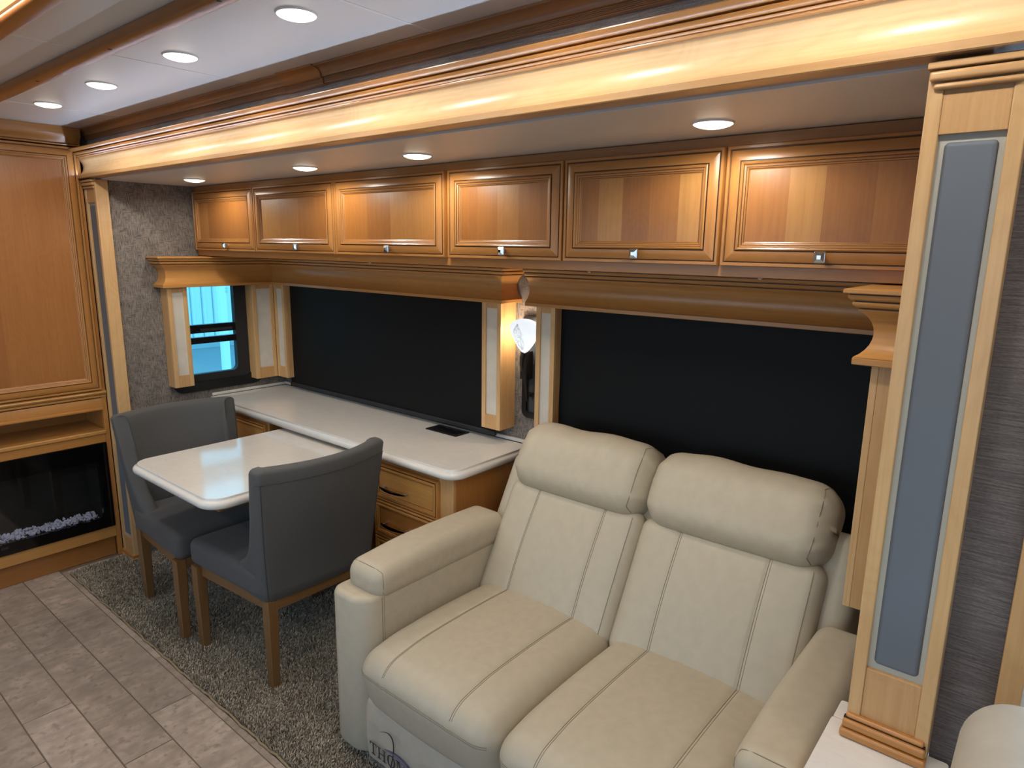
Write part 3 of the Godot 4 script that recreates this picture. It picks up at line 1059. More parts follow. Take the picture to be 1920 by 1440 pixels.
const DOOR := [[0.0, 0.0], [0.0, 0.016], [0.002, 0.019], [0.008, 0.019], [0.0095, 0.0155, 1], [0.0115, 0.0155, 1], [0.0125, 0.0175], [0.020, 0.0205], [0.030, 0.0222], [0.0365, 0.0225], [0.0375, 0.0190, 1], [0.0390, 0.0190, 1],
	[0.0400, 0.0228], [0.0430, 0.0245], [0.0460, 0.0230], [0.0468, 0.0200, 1], [0.0478, 0.0200], [0.0490, 0.0190], [0.0520, 0.0190], [0.0526, 0.0168, 1], [0.0536, 0.0168], [0.0560, 0.0155], [0.0568, 0.0140, 1], [0.0578, 0.0135], [0.060, 0.0125]]
const DRAWER := [[0.0, 0.0], [0.0, 0.015], [0.002, 0.018], [0.0075, 0.018], [0.0085, 0.0150, 1], [0.0105, 0.0150, 1], [0.0115, 0.0180], [0.0170, 0.0195], [0.0220, 0.0190], [0.0230, 0.0160, 1], [0.0242, 0.0160], [0.0275, 0.0150], [0.0283, 0.0125, 1], [0.030, 0.0110]]

func build_tv_cabinet() -> void:
	var x := -0.12
	var zr := 0.940
	var zl := 2.05
	var t := thing("fireplace_cabinet", "tall honey wood cabinet with upper door and open shelf above the fireplace", "cabinet", Vector3(-0.3, 0, 1.5))
	# carcass
	var b := {}
	box(b, M.honey, Vector3(-0.68, 0.0, zr), Vector3(-0.16, 2.129, zr + 0.016), 0.001, 1)
	box(b, M.honey, Vector3(-0.68, 0.0, zl - 0.016), Vector3(-0.16, 2.129, zl), 0.001, 1)
	box(b, M.honey, Vector3(-0.68, 0.0, zr), Vector3(-0.66, 2.129, zl), 0.001, 1)
	box(b, M.honey, Vector3(-0.68, 0.80, zr), Vector3(-0.16, 0.816, zl), 0.001)
	box(b, M.honey, Vector3(-0.68, 2.11, zr), Vector3(-0.16, 2.129, zl), 0.001)
	put(b, "carcass", t)
	for e in [[0.0, 2.06, zr, zr + 0.022], [0.0, 2.06, zl - 0.022, zl]]:
		add_box("face_stile", t, M.honey, Vector3(x - 0.02, e[0], e[2]), Vector3(x, e[1], e[3]), 0.002, 1)
	add_box("bottom_rail", t, M.honey_c, Vector3(x - 0.02, 0.108, zr + 0.0225), Vector3(x - 0.001, 0.168, zl - 0.0225), 0.002, 2)
	add_box("toe_kick", t, M.honey_d, Vector3(x - 0.045, 0.0, zr + 0.0225), Vector3(x - 0.028, 0.112, zl - 0.0225), 0.001, 2)
	add_box("fireplace_rail", t, M.honey, Vector3(x - 0.02, 0.619, zr + 0.0225), Vector3(x - 0.001, 0.662, zl - 0.0225), 0.002, 2)
	b = {}
	rbox(b, M.honey_c, Vector3(-0.40, 0.663, zr + 0.017), Vector3(x + 0.008, 0.684, zl - 0.017), 0.006, 3, 0, 2)
	put(b, "shelf", t)
	add_box("niche_back", t, M.honey_b, Vector3(-0.41, 0.66, zr + 0.016), Vector3(-0.40, 0.81, zl - 0.016), 0.001, 2)
	# upper rail with nose, moulding under the door
	b = {}
	var up := [Vector2(-0.02, 0.788), Vector2(0.006, 0.788), Vector2(0.009, 0.791), Vector2(0.009, 0.797), Vector2(0.006, 0.800), Vector2(0.0, 0.802), Vector2(0.0, 0.846), Vector2(-0.001, 0.848), Vector2(-0.02, 0.848)]
	run_plan(b, M.honey, up, [Vector2(x, zl - 0.022), Vector2(x, zr + 0.022)])
	put(b, "upper_rail", t)
	b = {}
	var mo := [Vector2(-0.02, 0.853), Vector2(0.003, 0.853), Vector2(0.006, 0.856), Vector2(0.006, 0.861), Vector2(0.003, 0.864), Vector2(0.006, 0.867), Vector2(0.014, 0.872), Vector2(0.016, 0.878), Vector2(0.013, 0.884), Vector2(0.004, 0.888), Vector2(-0.02, 0.888)]
	run_plan(b, M.honey_c, mo, [Vector2(x, zl), Vector2(x, zr + 0.002)], true, true, [4], M.glaze)
	put(b, "lower_moulding", t)
	# door: seen from +x, right is -z
	var big := DOOR.map(func(p): return [p[0] * 1.1, p[1]] + p.slice(2))
	panel_front("door", t, Vector3(x, 0.893, zl - 0.03), Vector3(0, 0, -1), Vector3.UP, Vector3.RIGHT, zl - 0.03 - (zr + 0.020), 2.045 - 0.893, big, 8, Vector3.UP, ["honey_b", "honey_d", "honey_shaded"])  # same wood as other doors; darker board tones paint in the weaker light here
	# crown
	b = {}
	var cr := [Vector2(-0.03, 2.050), Vector2(0.020, 2.050), Vector2(0.022, 2.053), Vector2(0.020, 2.057), Vector2(0.016, 2.060), Vector2(0.018, 2.066), Vector2(0.024, 2.074), Vector2(0.034, 2.082), Vector2(0.040, 2.092), Vector2(0.042, 2.100), Vector2(0.042, 2.1292), Vector2(-0.03, 2.1292)]
	run_plan(b, M.honey, cr, [Vector2(x, zl), Vector2(x, zr)], true, true, [3], M.glaze)
	put(b, "crown", t)
	# electric fireplace insert
	var f := thing("electric_fireplace", "black glass electric fireplace with clear crystals set in the wood cabinet", "fireplace", Vector3(-0.15, 0.17, 1.45))
	var fo: Array = rrect(-(zl - 0.03), -(zr + 0.024), 0.169, 0.6185, [0.004, 0.004, 0.004, 0.004], 3)[0]
	var fi: Array = rrect(-(zl - 0.11), -(zr + 0.070), 0.222, 0.528, [0.004, 0.004, 0.004, 0.004], 3)[0]
	b = {}
	ring(b, M.black_gloss, fo, fi, Vector3.ZERO, Vector3(0, 0, -1), Vector3.UP, Vector3.RIGHT, x - 0.02, x + 0.006)
	put(b, "surround", f)
	b = {}
	box(b, M.smoked_glass, Vector3(x + 0.000, 0.215, zr + 0.062), Vector3(x + 0.0035, 0.535, zl - 0.10), 0.0003)
	put(b, "glass", f)
	b = {}
	for e in [[Vector3(-0.36, 0.20, zr + 0.06), Vector3(-0.35, 0.55, zl - 0.1)], [Vector3(-0.36, 0.20, zr + 0.05), Vector3(x - 0.02, 0.214, zl - 0.09)], [Vector3(-0.36, 0.545, zr + 0.05), Vector3(x - 0.02, 0.555, zl - 0.09)], [Vector3(-0.36, 0.20, zr + 0.05), Vector3(x - 0.02, 0.555, zr + 0.06)], [Vector3(-0.36, 0.20, zl - 0.1), Vector3(x - 0.02, 0.555, zl - 0.09)]]:
		box(b, M.ash, e[0], e[1], 0.001)
	put(b, "firebox", f)
	b = {}
	for i in 900:
		var c := Vector3(rng.randf_range(-0.235, -0.150), 0, rng.randf_range(zr + 0.085, 1.70))
		var r := rng.randf_range(0.005, 0.011)
		c.y = 0.214 + r * 0.5 + rng.randf() * 0.016
		var v := []
		for j in 6:
			var d: Vector3 = [Vector3.RIGHT, Vector3.LEFT, Vector3.UP, Vector3.DOWN, Vector3.BACK, Vector3.FORWARD][j]
			v.append(d * r * rng.randf_range(0.6, 1.1))
		var bs := Basis.from_euler(Vector3(rng.randf() * TAU, rng.randf() * TAU, rng.randf() * TAU))
		for q in [[0, 2, 4], [2, 1, 4], [1, 3, 4], [3, 0, 4], [2, 0, 5], [1, 2, 5], [3, 1, 5], [0, 3, 5]]:
			var p0: Vector3 = c + bs * v[q[0]]
			var p1: Vector3 = c + bs * v[q[1]]
			var p2: Vector3 = c + bs * v[q[2]]
			var nn := (p1 - p0).cross(p2 - p0).normalized()
			tri(b, M.crystal, [p0, p1, p2], [nn, nn, nn], [Vector2.ZERO, Vector2.ZERO, Vector2.ZERO])
	var cs := put(b, "crystals", f)
	cs.set_meta("kind", "stuff")
	letters("ION", f, M.logo_grey, Vector3(x + 0.0064, 0.196, 1.452), Vector3(0, 0, -1), 0.011, "lettering")

func letters(text: String, parent: Node3D, m: Material, at: Vector3, along: Vector3, height: float, called: String, serif := false, tilt := Basis.IDENTITY) -> MeshInstance3D:
	var tm := TextMesh.new()
	var fnt := SystemFont.new()
	fnt.font_names = PackedStringArray(["Droid Serif" if serif else "Droid Sans"])
	tm.font = fnt
	tm.text = text
	tm.font_size = 64
	tm.pixel_size = height / 46.0
	tm.depth = 0.0006
	tm.horizontal_alignment = HORIZONTAL_ALIGNMENT_LEFT
	tm.vertical_alignment = VERTICAL_ALIGNMENT_BOTTOM
	tm.material = m
	var o := MeshInstance3D.new()
	o.mesh = tm
	o.name = called
	parent.add_child(o, true)
	var bs := Basis(along, Vector3.UP, along.cross(Vector3.UP)) * tilt
	o.transform = Transform3D(bs, at - (parent.position if parent.get_parent() == self else Vector3.ZERO))
	return o

func pillar(t: Node3D, x0: float, x1: float, y0: float, zf: float, zb: float, py0: float, py1: float) -> void:
	var sw := 0.0215
	add_box("stile", t, M.maple, Vector3(x0, y0, zb), Vector3(x0 + sw, 1.899, zf), 0.0025, 1)
	add_box("stile", t, M.maple, Vector3(x1 - sw, y0, zb), Vector3(x1, 1.899, zf), 0.0025, 1)
	add_box("top_panel", t, M.maple_b, Vector3(x0 + sw, py1, zb), Vector3(x1 - sw, 1.899, zf - 0.003), 0.001, 1)
	add_box("bottom_panel", t, M.maple_b, Vector3(x0 + sw, y0, zb), Vector3(x1 - sw, py0, zf - 0.003), 0.001, 1)
	add_box("back_panel", t, M.maple_b, Vector3(x0 + sw, py0, zb), Vector3(x1 - sw, py1, zb + 0.01), 0.001, 1)
	# padded insert with a pale reveal around it
	var b := {}
	var a0 := x0 + sw
	var a1 := x1 - sw
	ring(b, M.reveal, rrect(a0, a1, py0, py1, [0.001, 0.001, 0.001, 0.001], 2)[0], rrect(a0 + 0.010, a1 - 0.010, py0 + 0.012, py1 - 0.012, [0.004, 0.004, 0.004, 0.004], 2)[0], Vector3.ZERO, Vector3.RIGHT, Vector3.UP, Vector3.BACK, zb + 0.01, zf - 0.012)
	put(b, "reveal", t)
	b = {}
	rbox(b, M.panel_grey, Vector3(a0 + 0.0085, py0 + 0.011, zb + 0.01), Vector3(a1 - 0.0085, py1 - 0.011, zf - 0.006), 0.008, 4, 0, 1)
	put(b, "padded_panel", t)
	# bead mouldings under the cornice
	for e in [[1.872, 1.886, 0.012, 0.0], [1.860, 1.869, 0.008, 0.006]]:
		b = {}
		rbox(b, M.maple_b, Vector3(x0 + 0.002 + e[3], e[0], zf - 0.004), Vector3(x1 - 0.002 - e[3], e[1], zf + e[2]), 0.0045, 3, 0, 0)
		put(b, "bead", t)
	add_box("cap_block", t, M.maple_b, Vector3(x0 - 0.001, 1.8885, zb), Vector3(x1 + 0.001, 1.8992, zf + 0.014), 0.002, 0)

func build_pillars() -> void:
	var t := thing("wood_pillar", "maple pillar with grey padded panel standing on the marble ledge", "pillar", Vector3(3.41, 0.755, 0.91))
	pillar(t, 3.346, 3.475, 0.7555, 0.938, 0.882, 0.893, 1.797)
	for e in [[0.7558, 0.7715, 0.020, 0.006], [0.7725, 0.7885, 0.015, 0.0035], [0.7893, 0.7985, 0.009, 0.0]]:
		var b := {}
		rbox(b, M.honey, Vector3(3.346 - e[3], e[0], 0.934), Vector3(3.470 + e[3], e[1], 0.938 + e[2]), 0.0045, 3, 0, 0)
		put(b, "base_moulding", t)
	for y in [0.7720, 0.7889]:
		add_box("groove", t, M.glaze_dark, Vector3(3.343, y - 0.001, 0.936), Vector3(3.472, y + 0.001, 0.946), 0.0004)
	t = thing("wood_pillar", "narrow maple pillar with grey panel between fireplace cabinet and hatched wall", "pillar", Vector3(-0.04, 0, 0.91))
	pillar(t, -0.1185, 0.022, 0.0, 0.938, 0.882, 0.115, 1.797)
	for e in [[0.0, 0.016, 0.014, 0.008], [0.017, 0.034, 0.009, 0.004]]:
		var b := {}
		rbox(b, M.honey, Vector3(-0.117, e[0], 0.880), Vector3(0.022 + e[3], e[1], 0.938 + e[2]), 0.004, 3, 0, 0)
		put(b, "base_moulding", t)

func knob(parent: Node3D, c: Vector3) -> void:
	# square pyramid-faced chrome knob on a round stem, facing +z
	var b := {}
	var pts := [c, c + Vector3(0, 0, 0.016)]
	tube(b, M.chrome, pts, [0.0075, 0.0055], 14)
	var h := 0.0135
	rbox(b, M.chrome, c + Vector3(-h, -h, 0.015), c + Vector3(h, h, 0.0225), 0.003, 2)
	var f := h - 0.0025
	var z := Vector3(0, 0, 0.0226)
	var q := [Vector3(-f, -f, 0), Vector3(f, -f, 0), Vector3(f, f, 0), Vector3(-f, f, 0)]
	var g := 0.4
	for i in 4:
		var a: Vector3 = q[i]
		var d: Vector3 = q[(i + 1) % 4]
		quad(b, M.chrome, c + z + a, c + z + d, c + z + d * g + Vector3(0, 0, 0.0045), c + z + a * g + Vector3(0, 0, 0.0045))
	quad(b, M.chrome, c + z + q[0] * g + Vector3(0, 0, 0.0045), c + z + q[1] * g + Vector3(0, 0, 0.0045), c + z + q[2] * g + Vector3(0, 0, 0.0045), c + z + q[3] * g + Vector3(0, 0, 0.0045))
	put(b, "knob", parent).set_meta("label", "square faceted chrome knob")

func build_upper_cabinets() -> void:
	var d := [0.012, 0.606, 1.2226, 1.856, 1.871, 2.3589, 2.8501, 3.352]
	var kx := [0.355, 0.965, 1.567, 2.137, 2.616, 3.10]
	for u in 2:
		var t := thing("overhead_cabinet", ["honey wood overhead cabinet with three doors above the dinette counter", "honey wood overhead cabinet with three doors above the loveseat"][u], "cabinet", Vector3([0.93, 2.61][u], 1.55, 0.24), "overhead cabinets in the slide-out")
		var x0: float = [0.002, 1.8645][u]
		var x1: float = [1.8638, 3.364][u]
		var zf: float = [0.472, 0.478][u]
		add_box("body", t, M.honey_b, Vector3(x0, 1.556, 0.004), Vector3(x1, 1.8985, zf - 0.018), 0.001, 0)
		add_box("top_rail", t, M.honey, Vector3(x0, 1.868, zf - 0.019), Vector3(x1, 1.8988, zf), 0.002, 0)
		add_box("bottom_rail", t, M.honey, Vector3(x0, 1.553, zf - 0.019), Vector3(x1, 1.585, zf), 0.002, 0)
		var st := [x0, d[1] - 0.012, d[2] - 0.012, x1 - 0.022] if u == 0 else [x0, d[5] - 0.012, d[6] - 0.012, x1 - 0.022]
		for x in st:
			add_box("face_stile", t, M.honey_c, Vector3(x, 1.5855, zf - 0.019), Vector3(x + 0.022, 1.8675, zf - 0.0003), 0.001, 1)
		for i in 3:
			var a: float = d[i] if u == 0 else d[i + 4]
			var c: float = d[i + 1] if u == 0 else d[i + 5]
			var part := panel_front("door", t, Vector3(a + 0.003, 1.581, zf + 0.0003), Vector3.RIGHT, Vector3.UP, Vector3.BACK, c - a - 0.006, 1.8716 - 1.581, DOOR, [4, 4, 4, 4, 5, 4][u * 3 + i], Vector3.UP)
			knob(part, Vector3(kx[u * 3 + i], 1.607, zf + 0.021))
	# small chrome catches under the rail
		for x in ([1.40] if u == 0 else [2.44, 2.95]):
			var b := {}
			lathe(b, M.chrome, [Vector2(0.0, 1.549), Vector2(0.006, 1.549), Vector2(0.0075, 1.551), Vector2(0.0075, 1.5535)], Vector3(x, 0, zf - 0.014), 14)
			put(b, "catch", t)

func bow_handle(parent: Node3D, c: Vector3) -> void:
	var b := {}
	var pts := []
	var rad := []
	for i in 15:
		var s := lerpf(-1, 1, i / 14.0)
		pts.append(c + Vector3(s * 0.078, 0, 0.024 + 0.012 * (1.0 - s * s)))
		rad.append(0.0028 + 0.0052 * (1.0 - s * s))
	tube(b, M.dark_chrome, pts, rad, 10, Vector2(1.0, 0.75))
	put(b, "handle", parent)
	for s in [-1, 1]:
		b = {}
		tube(b, M.chrome, [c + Vector3(s * 0.066, 0, 0.0), c + Vector3(s * 0.066, 0, 0.027)], [0.006, 0.0042], 10)
		put(b, "handle_post", parent)

func build_counter() -> void:
	# base units
	var t := thing("drawer_cabinet", "honey wood drawer base under the counter end next to the loveseat", "cabinet", Vector3(1.6, 0, 0.24))
	var zf := 0.452
	add_box("body", t, M.honey_b, Vector3(1.388, 0.06, 0.03), Vector3(1.851, 0.7555, zf - 0.018), 0.002, 1)
	add_box("face_stile", t, M.maple_b, Vector3(1.776, 0.06, zf - 0.0178), Vector3(1.851, 0.755, zf), 0.003, 1)
	add_box("face_stile", t, M.honey, Vector3(1.388, 0.06, zf - 0.0178), Vector3(1.404, 0.755, zf), 0.002, 1)
	add_box("top_rail", t, M.honey_d, Vector3(1.4045, 0.722, zf - 0.0178), Vector3(1.7755, 0.755, zf - 0.001), 0.002, 0)
	add_box("toe_kick", t, M.honey_d, Vector3(1.396, 0.0, 0.10), Vector3(1.84, 0.0598, zf - 0.05), 0.002, 0)
	for i in 4:
		var y1 := 0.7305 - i * 0.1635
		var p := panel_front("drawer", t, Vector3(1.398, y1 - 0.158, zf), Vector3.RIGHT, Vector3.UP, Vector3.BACK, 0.384, 0.158, DRAWER, 1, Vector3.RIGHT)
		bow_handle(p, Vector3(1.537, y1 - 0.094 + 0.004 * i, zf + 0.011))
	t = thing("drawer_cabinet", "honey wood drawer base under the counter behind the far dining chair", "cabinet", Vector3(0.28, 0, 0.24))
	add_box("body", t, M.honey_b, Vector3(0.004, 0.06, 0.03), Vector3(0.566, 0.7555, zf - 0.018), 0.002, 1)
	add_box("face_stile", t, M.honey, Vector3(0.542, 0.06, zf - 0.0178), Vector3(0.566, 0.755, zf), 0.002, 1)
	add_box("face_stile", t, M.honey, Vector3(0.004, 0.06, zf - 0.0178), Vector3(0.024, 0.755, zf), 0.002, 1)
	add_box("top_rail", t, M.honey_d, Vector3(0.0245, 0.722, zf - 0.0178), Vector3(0.5415, 0.755, zf - 0.001), 0.002, 0)
	add_box("toe_kick", t, M.honey_d, Vector3(0.014, 0.0, 0.10), Vector3(0.556, 0.0598, zf - 0.05), 0.002, 0)
	for i in 4:
		var y1 := 0.7305 - i * 0.1635
		var p := panel_front("drawer", t, Vector3(0.02, y1 - 0.158, zf), Vector3.RIGHT, Vector3.UP, Vector3.BACK, 0.526, 0.158, DRAWER, 1, Vector3.RIGHT)
		bow_handle(p, Vector3(0.16, y1 - 0.055, zf + 0.011))
	# wood back panel in the knee space
	t = thing("knee_panel", "plain honey wood panel in the knee space behind the dinette table", "panel", Vector3(0.96, 0, 0.2))
	add_box("board", t, M.honey_d, Vector3(0.5675, 0.0, 0.19), Vector3(1.3865, 0.7555, 0.206), 0.001, 0)
	# worktop
	t = thing("countertop", "long white solid-surface counter under the black window shade", "countertop", Vector3(0.95, 0.757, 0.25))
	var ol := rrect(0.002, 1.898, 0.002, 0.4985, [0.0, 0.0, 0.075, 0.0], 10)
	var b := {}
	slab(b, M.solid_white, ol, EDGE.map(func(p): return Vector2(p.x, p.y + 0.7975)))
	put(b, "slab", t)
	add_box("upstand", t, M.solid_white, Vector3(0.002, 0.7977, 0.002), Vector3(1.86, 0.8135, 0.016), 0.003, 0)
	add_box("upstand", t, M.solid_white, Vector3(0.002, 0.7977, 0.0165), Vector3(0.016, 0.8135, 0.46), 0.003, 2)
	# power outlet tray set into the counter
	t = thing("counter_outlet", "black recessed power tray in the white counter by the window", "outlet", Vector3(1.46, 0.7978, 0.095))
	b = {}
	ring(b, M.black_matte, rrect(1.362, 1.560, -0.141, -0.048, [0.008, 0.008, 0.008, 0.008], 4)[0], rrect(1.374, 1.548, -0.131, -0.058, [0.005, 0.005, 0.005, 0.005], 4)[0], Vector3.ZERO, Vector3.RIGHT, Vector3.FORWARD, Vector3.UP, 0.7978, 0.8005)
	put(b, "rim", t)
	add_box("lid", t, M.black, Vector3(1.375, 0.7978, 0.059), Vector3(1.547, 0.7992, 0.130), 0.0005)
	for k in 3:
		add_box("slot", t, M.black_gloss, Vector3(1.39, 0.7990, 0.070 + k * 0.020), Vector3(1.53, 0.7996, 0.076 + k * 0.020), 0.0003)

const EDGE := [Vector2(0.020, 0.0), Vector2(0.0185, -0.0007), Vector2(0.018, -0.002), Vector2(0.0178, -0.0075), Vector2(0.0165, -0.0090), Vector2(0.0095, -0.0105), Vector2(0.0045, -0.0130), Vector2(0.0012, -0.0175), Vector2(0.0, -0.0230), Vector2(0.0010, -0.0290), Vector2(0.0040, -0.0345), Vector2(0.0090, -0.0380), Vector2(0.016, -0.0400)]

func build_table() -> void:
	var t := thing("dinette_table", "white solid-surface pull-out table with rounded corners between the two chairs", "table", Vector3(1.03, 0.0, 0.75))
	var y := 0.7425
	var ol := rrect(0.686, 1.383, 0.215, 1.168, [0.0, 0.0, 0.085, 0.085], 12)
	var b := {}
	slab(b, M.solid_white, ol, EDGE.map(func(p): return Vector2(p.x, p.y + y)))
	put(b, "table_top", t)
	add_box("slide_rail", t, M.leg_wood, Vector3(1.235, 0.665, 0.212), Vector3(1.295, 0.7022, 1.09), 0.004, 2)
	add_box("slide_rail", t, M.leg_wood, Vector3(0.775, 0.665, 0.212), Vector3(0.835, 0.7022, 1.09), 0.004, 2)
	add_box("cross_rail", t, M.leg_wood, Vector3(0.835, 0.668, 0.26), Vector3(1.235, 0.702, 0.30), 0.003, 0)
	add_box("support_leg", t, M.honey_d, Vector3(0.99, 0.0, 0.255), Vector3(1.07, 0.668, 0.305), 0.004, 1)

func span(o: Vector3, ua: Vector3, va: Vector3, n: Vector3, a0: float, a1: float, c0: float, c1: float, d0: float, d1: float) -> Array:
	var p := o + ua * a0 + va * c0 + n * d0
	var q := o + ua * a1 + va * c1 + n * d1
	return [Vector3(minf(p.x, q.x), minf(p.y, q.y), minf(p.z, q.z)), Vector3(maxf(p.x, q.x), maxf(p.y, q.y), maxf(p.z, q.z))]

# vertical valance leg: a shallow maple box with a cream fabric insert in its face
func leg_box(t: Node3D, o: Vector3, ua: Vector3, n: Vector3, a0: float, a1: float, c0: float, dep: float) -> void:
	var va := Vector3.UP
	var c1 := 1.396
	var s := span(o, ua, va, n, a0 + 0.0005, a1 - 0.0005, c0, c1, 0.001, dep - 0.014)
	var part := add_box("side_box", t, M.maple_b, s[0], s[1], 0.001, 1)
	var sw := 0.021
	var out := rrect(a0, a1, c0, c1, [0.001, 0.001, 0.001, 0.001], 1)
	var inn := rrect(a0 + sw, a1 - sw, c0 + 0.062, c1 - 0.024, [0.001, 0.001, 0.001, 0.001], 1)
	for e in [["stile", a0, a0 + sw, c0, c1], ["stile", a1 - sw, a1, c0, c1]]:
		s = span(o, ua, va, n, e[1], e[2], e[3], e[4], dep - 0.014, dep)
		add_box(e[0], part, M.maple, s[0], s[1], 0.0012, 1)
	for e in [["rail", c0, c0 + 0.062], ["rail", c1 - 0.024, c1]]:
		s = span(o, ua, va, n, a0 + sw, a1 - sw, e[1], e[2], dep - 0.014, dep - 0.0003)
		add_box(e[0], part, M.maple_b, s[0], s[1], 0.0008, 1)
	s = span(o, ua, va, n, a0 + sw - 0.001, a1 - sw + 0.001, c0 + 0.06, c1 - 0.022, dep - 0.0138, dep - 0.007)
	add_box("fabric_insert", part, M.cream, s[0], s[1], 0.0008, 1).set_meta("label", "cream fabric insert")

func build_valances() -> void:
	var f := func(y): return 1.505 + (y - 1.508) * 0.78 if y > 1.508 else y
	var pr := [Vector2(-0.06, 1.3965), Vector2(0.030, 1.3965), Vector2(0.0315, 1.398), Vector2(0.0315, 1.4095), Vector2(0.030, 1.411), Vector2(0.0245, 1.4113)]
	for i in 11:
		var a := lerpf(-1.12, 1.12, i / 10.0)
		pr.append(Vector2(0.052 - 0.0490 * cos(a), 1.459 + 0.0525 * sin(a)))
	pr.append_array([Vector2(0.031, 1.5075), Vector2(0.031, 1.512), Vector2(0.029, 1.5135), Vector2(0.029, 1.516), Vector2(0.0335, 1.5175), Vector2(0.038, 1.521), Vector2(0.0405, 1.526), Vector2(0.0405, 1.531), Vector2(0.037, 1.532), Vector2(0.037, 1.5345),
		Vector2(0.0425, 1.536), Vector2(0.0465, 1.540), Vector2(0.0485, 1.545), Vector2(0.0485, 1.549), Vector2(0.0455, 1.550), Vector2(0.0455, 1.552), Vector2(0.0535, 1.553), Vector2(0.056, 1.555), Vector2(0.056, 1.563), Vector2(0.054, 1.565), Vector2(-0.06, 1.565)])
	pr = pr.map(func(p): return Vector2(p.x, f.call(p.y)))
	var gl := [pr.size() - 19, pr.size() - 13, pr.size() - 7]
	var t := thing("window_valance", "L-shaped honey maple valance over the small window and counter window", "valance", Vector3(0.9, 1.4, 0.1))
	var b := {}
	run_plan(b, M.honey_c, pr, [Vector2(0.001, 0.681), Vector2(0.08, 0.681), Vector2(0.08, 0.10), Vector2(1.779, 0.10), Vector2(1.779, 0.001)].map(func(p): return p), true, true, gl, M.glaze_dark)
	put(b, "cornice", t)
	leg_box(t, Vector3.ZERO, Vector3(0, 0, -1), Vector3.RIGHT, -0.681, -0.583, 0.883, 0.08)
	leg_box(t, Vector3.ZERO, Vector3(0, 0, -1), Vector3.RIGHT, -0.228, -0.101, 0.868, 0.08)
	leg_box(t, Vector3.ZERO, Vector3.RIGHT, Vector3.BACK, 0.0805, 0.182, 0.868, 0.10)
	leg_box(t, Vector3.ZERO, Vector3.RIGHT, Vector3.BACK, 1.675, 1.779, 0.858, 0.10)
	t = thing("window_valance", "honey maple valance over the loveseat window, returning on the end wall", "valance", Vector3(2.6, 1.4, 0.1))
	b = {}
	run_plan(b, M.honey_c, pr, [Vector2(1.928, 0.10), Vector2(3.262, 0.10), Vector2(3.262, 0.66), Vector2(3.365, 0.66)], true, true, gl, M.glaze_dark)
	put(b, "cornice", t)
	leg_box(t, Vector3.ZERO, Vector3.RIGHT, Vector3.BACK, 1.961, 2.052, 0.858, 0.10)
	leg_box(t, Vector3(3.366, 0, 0), Vector3(0, 0, 1), Vector3.LEFT, 0.56, 0.66, 0.858, 0.104)
	leg_box(t, Vector3(3.366, 0, 0), Vector3(0, 0, 1), Vector3.LEFT, 0.101, 0.22, 0.858, 0.104)

func build_shades() -> void:
	var i := 0
	for e in [[0.150, 1.72, 0.822, "black roller shade drawn down behind the white counter"], [2.035, 3.275, 0.70, "black roller shade drawn down behind the loveseat"]]:
		var t := thing("roller_shade", e[3], "shade", Vector3((e[0] + e[1]) / 2, e[2], 0.06))
		var b := {}
		var nx := 40
		var ny := 16
		for side in 2:
			for x in nx:
				for y in ny:
					var p := []
					var no := []
					for c in [[x, y], [x + 1, y], [x + 1, y + 1], [x, y + 1]]:
						var u: float = lerpf(e[0], e[1], float(c[0]) / nx)
						var v: float = lerpf(e[2] + 0.012, 1.47, float(c[1]) / ny)
						var s := 1.0 - float(c[1]) / ny
						var w := 0.0012 * sin(u * 5.0 + i) + 0.003 * exp(-pow((s - 0.62) / 0.10, 2.0)) * (1.0 if i == 1 else 0.4)
						var dw: float = -0.003 * (1.0 if i == 1 else 0.4) * 2.0 * (s - 0.62) / 0.01 * exp(-pow((s - 0.62) / 0.10, 2.0)) * -1.0 / (1.47 - e[2])
						p.append(Vector3(u, v, (0.058 if side == 0 else 0.0572) + w))
						no.append(Vector3(-0.006 * cos(u * 5.0 + i), -dw, 1.0).normalized() * (1.0 if side == 0 else -1.0))
					if side == 1:
						p.reverse()
						no.reverse()
					quadn(b, M.shade_black, p, no, [Vector2.ZERO, Vector2.ZERO, Vector2.ZERO, Vector2.ZERO])
		put(b, "fabric", t)
		b = {}
		rbox(b, M.black_matte, Vector3(e[0] - 0.002, e[2] - 0.006, 0.051), Vector3(e[1] + 0.002, e[2] + 0.016, 0.066), 0.005, 3)
		put(b, "hem_bar", t)
		b = {}
		tube(b, M.shade_black, [Vector3(e[0], 1.475, 0.05), Vector3(e[1], 1.475, 0.05)], 0.018, 14)
		put(b, "roller", t)
		i += 1

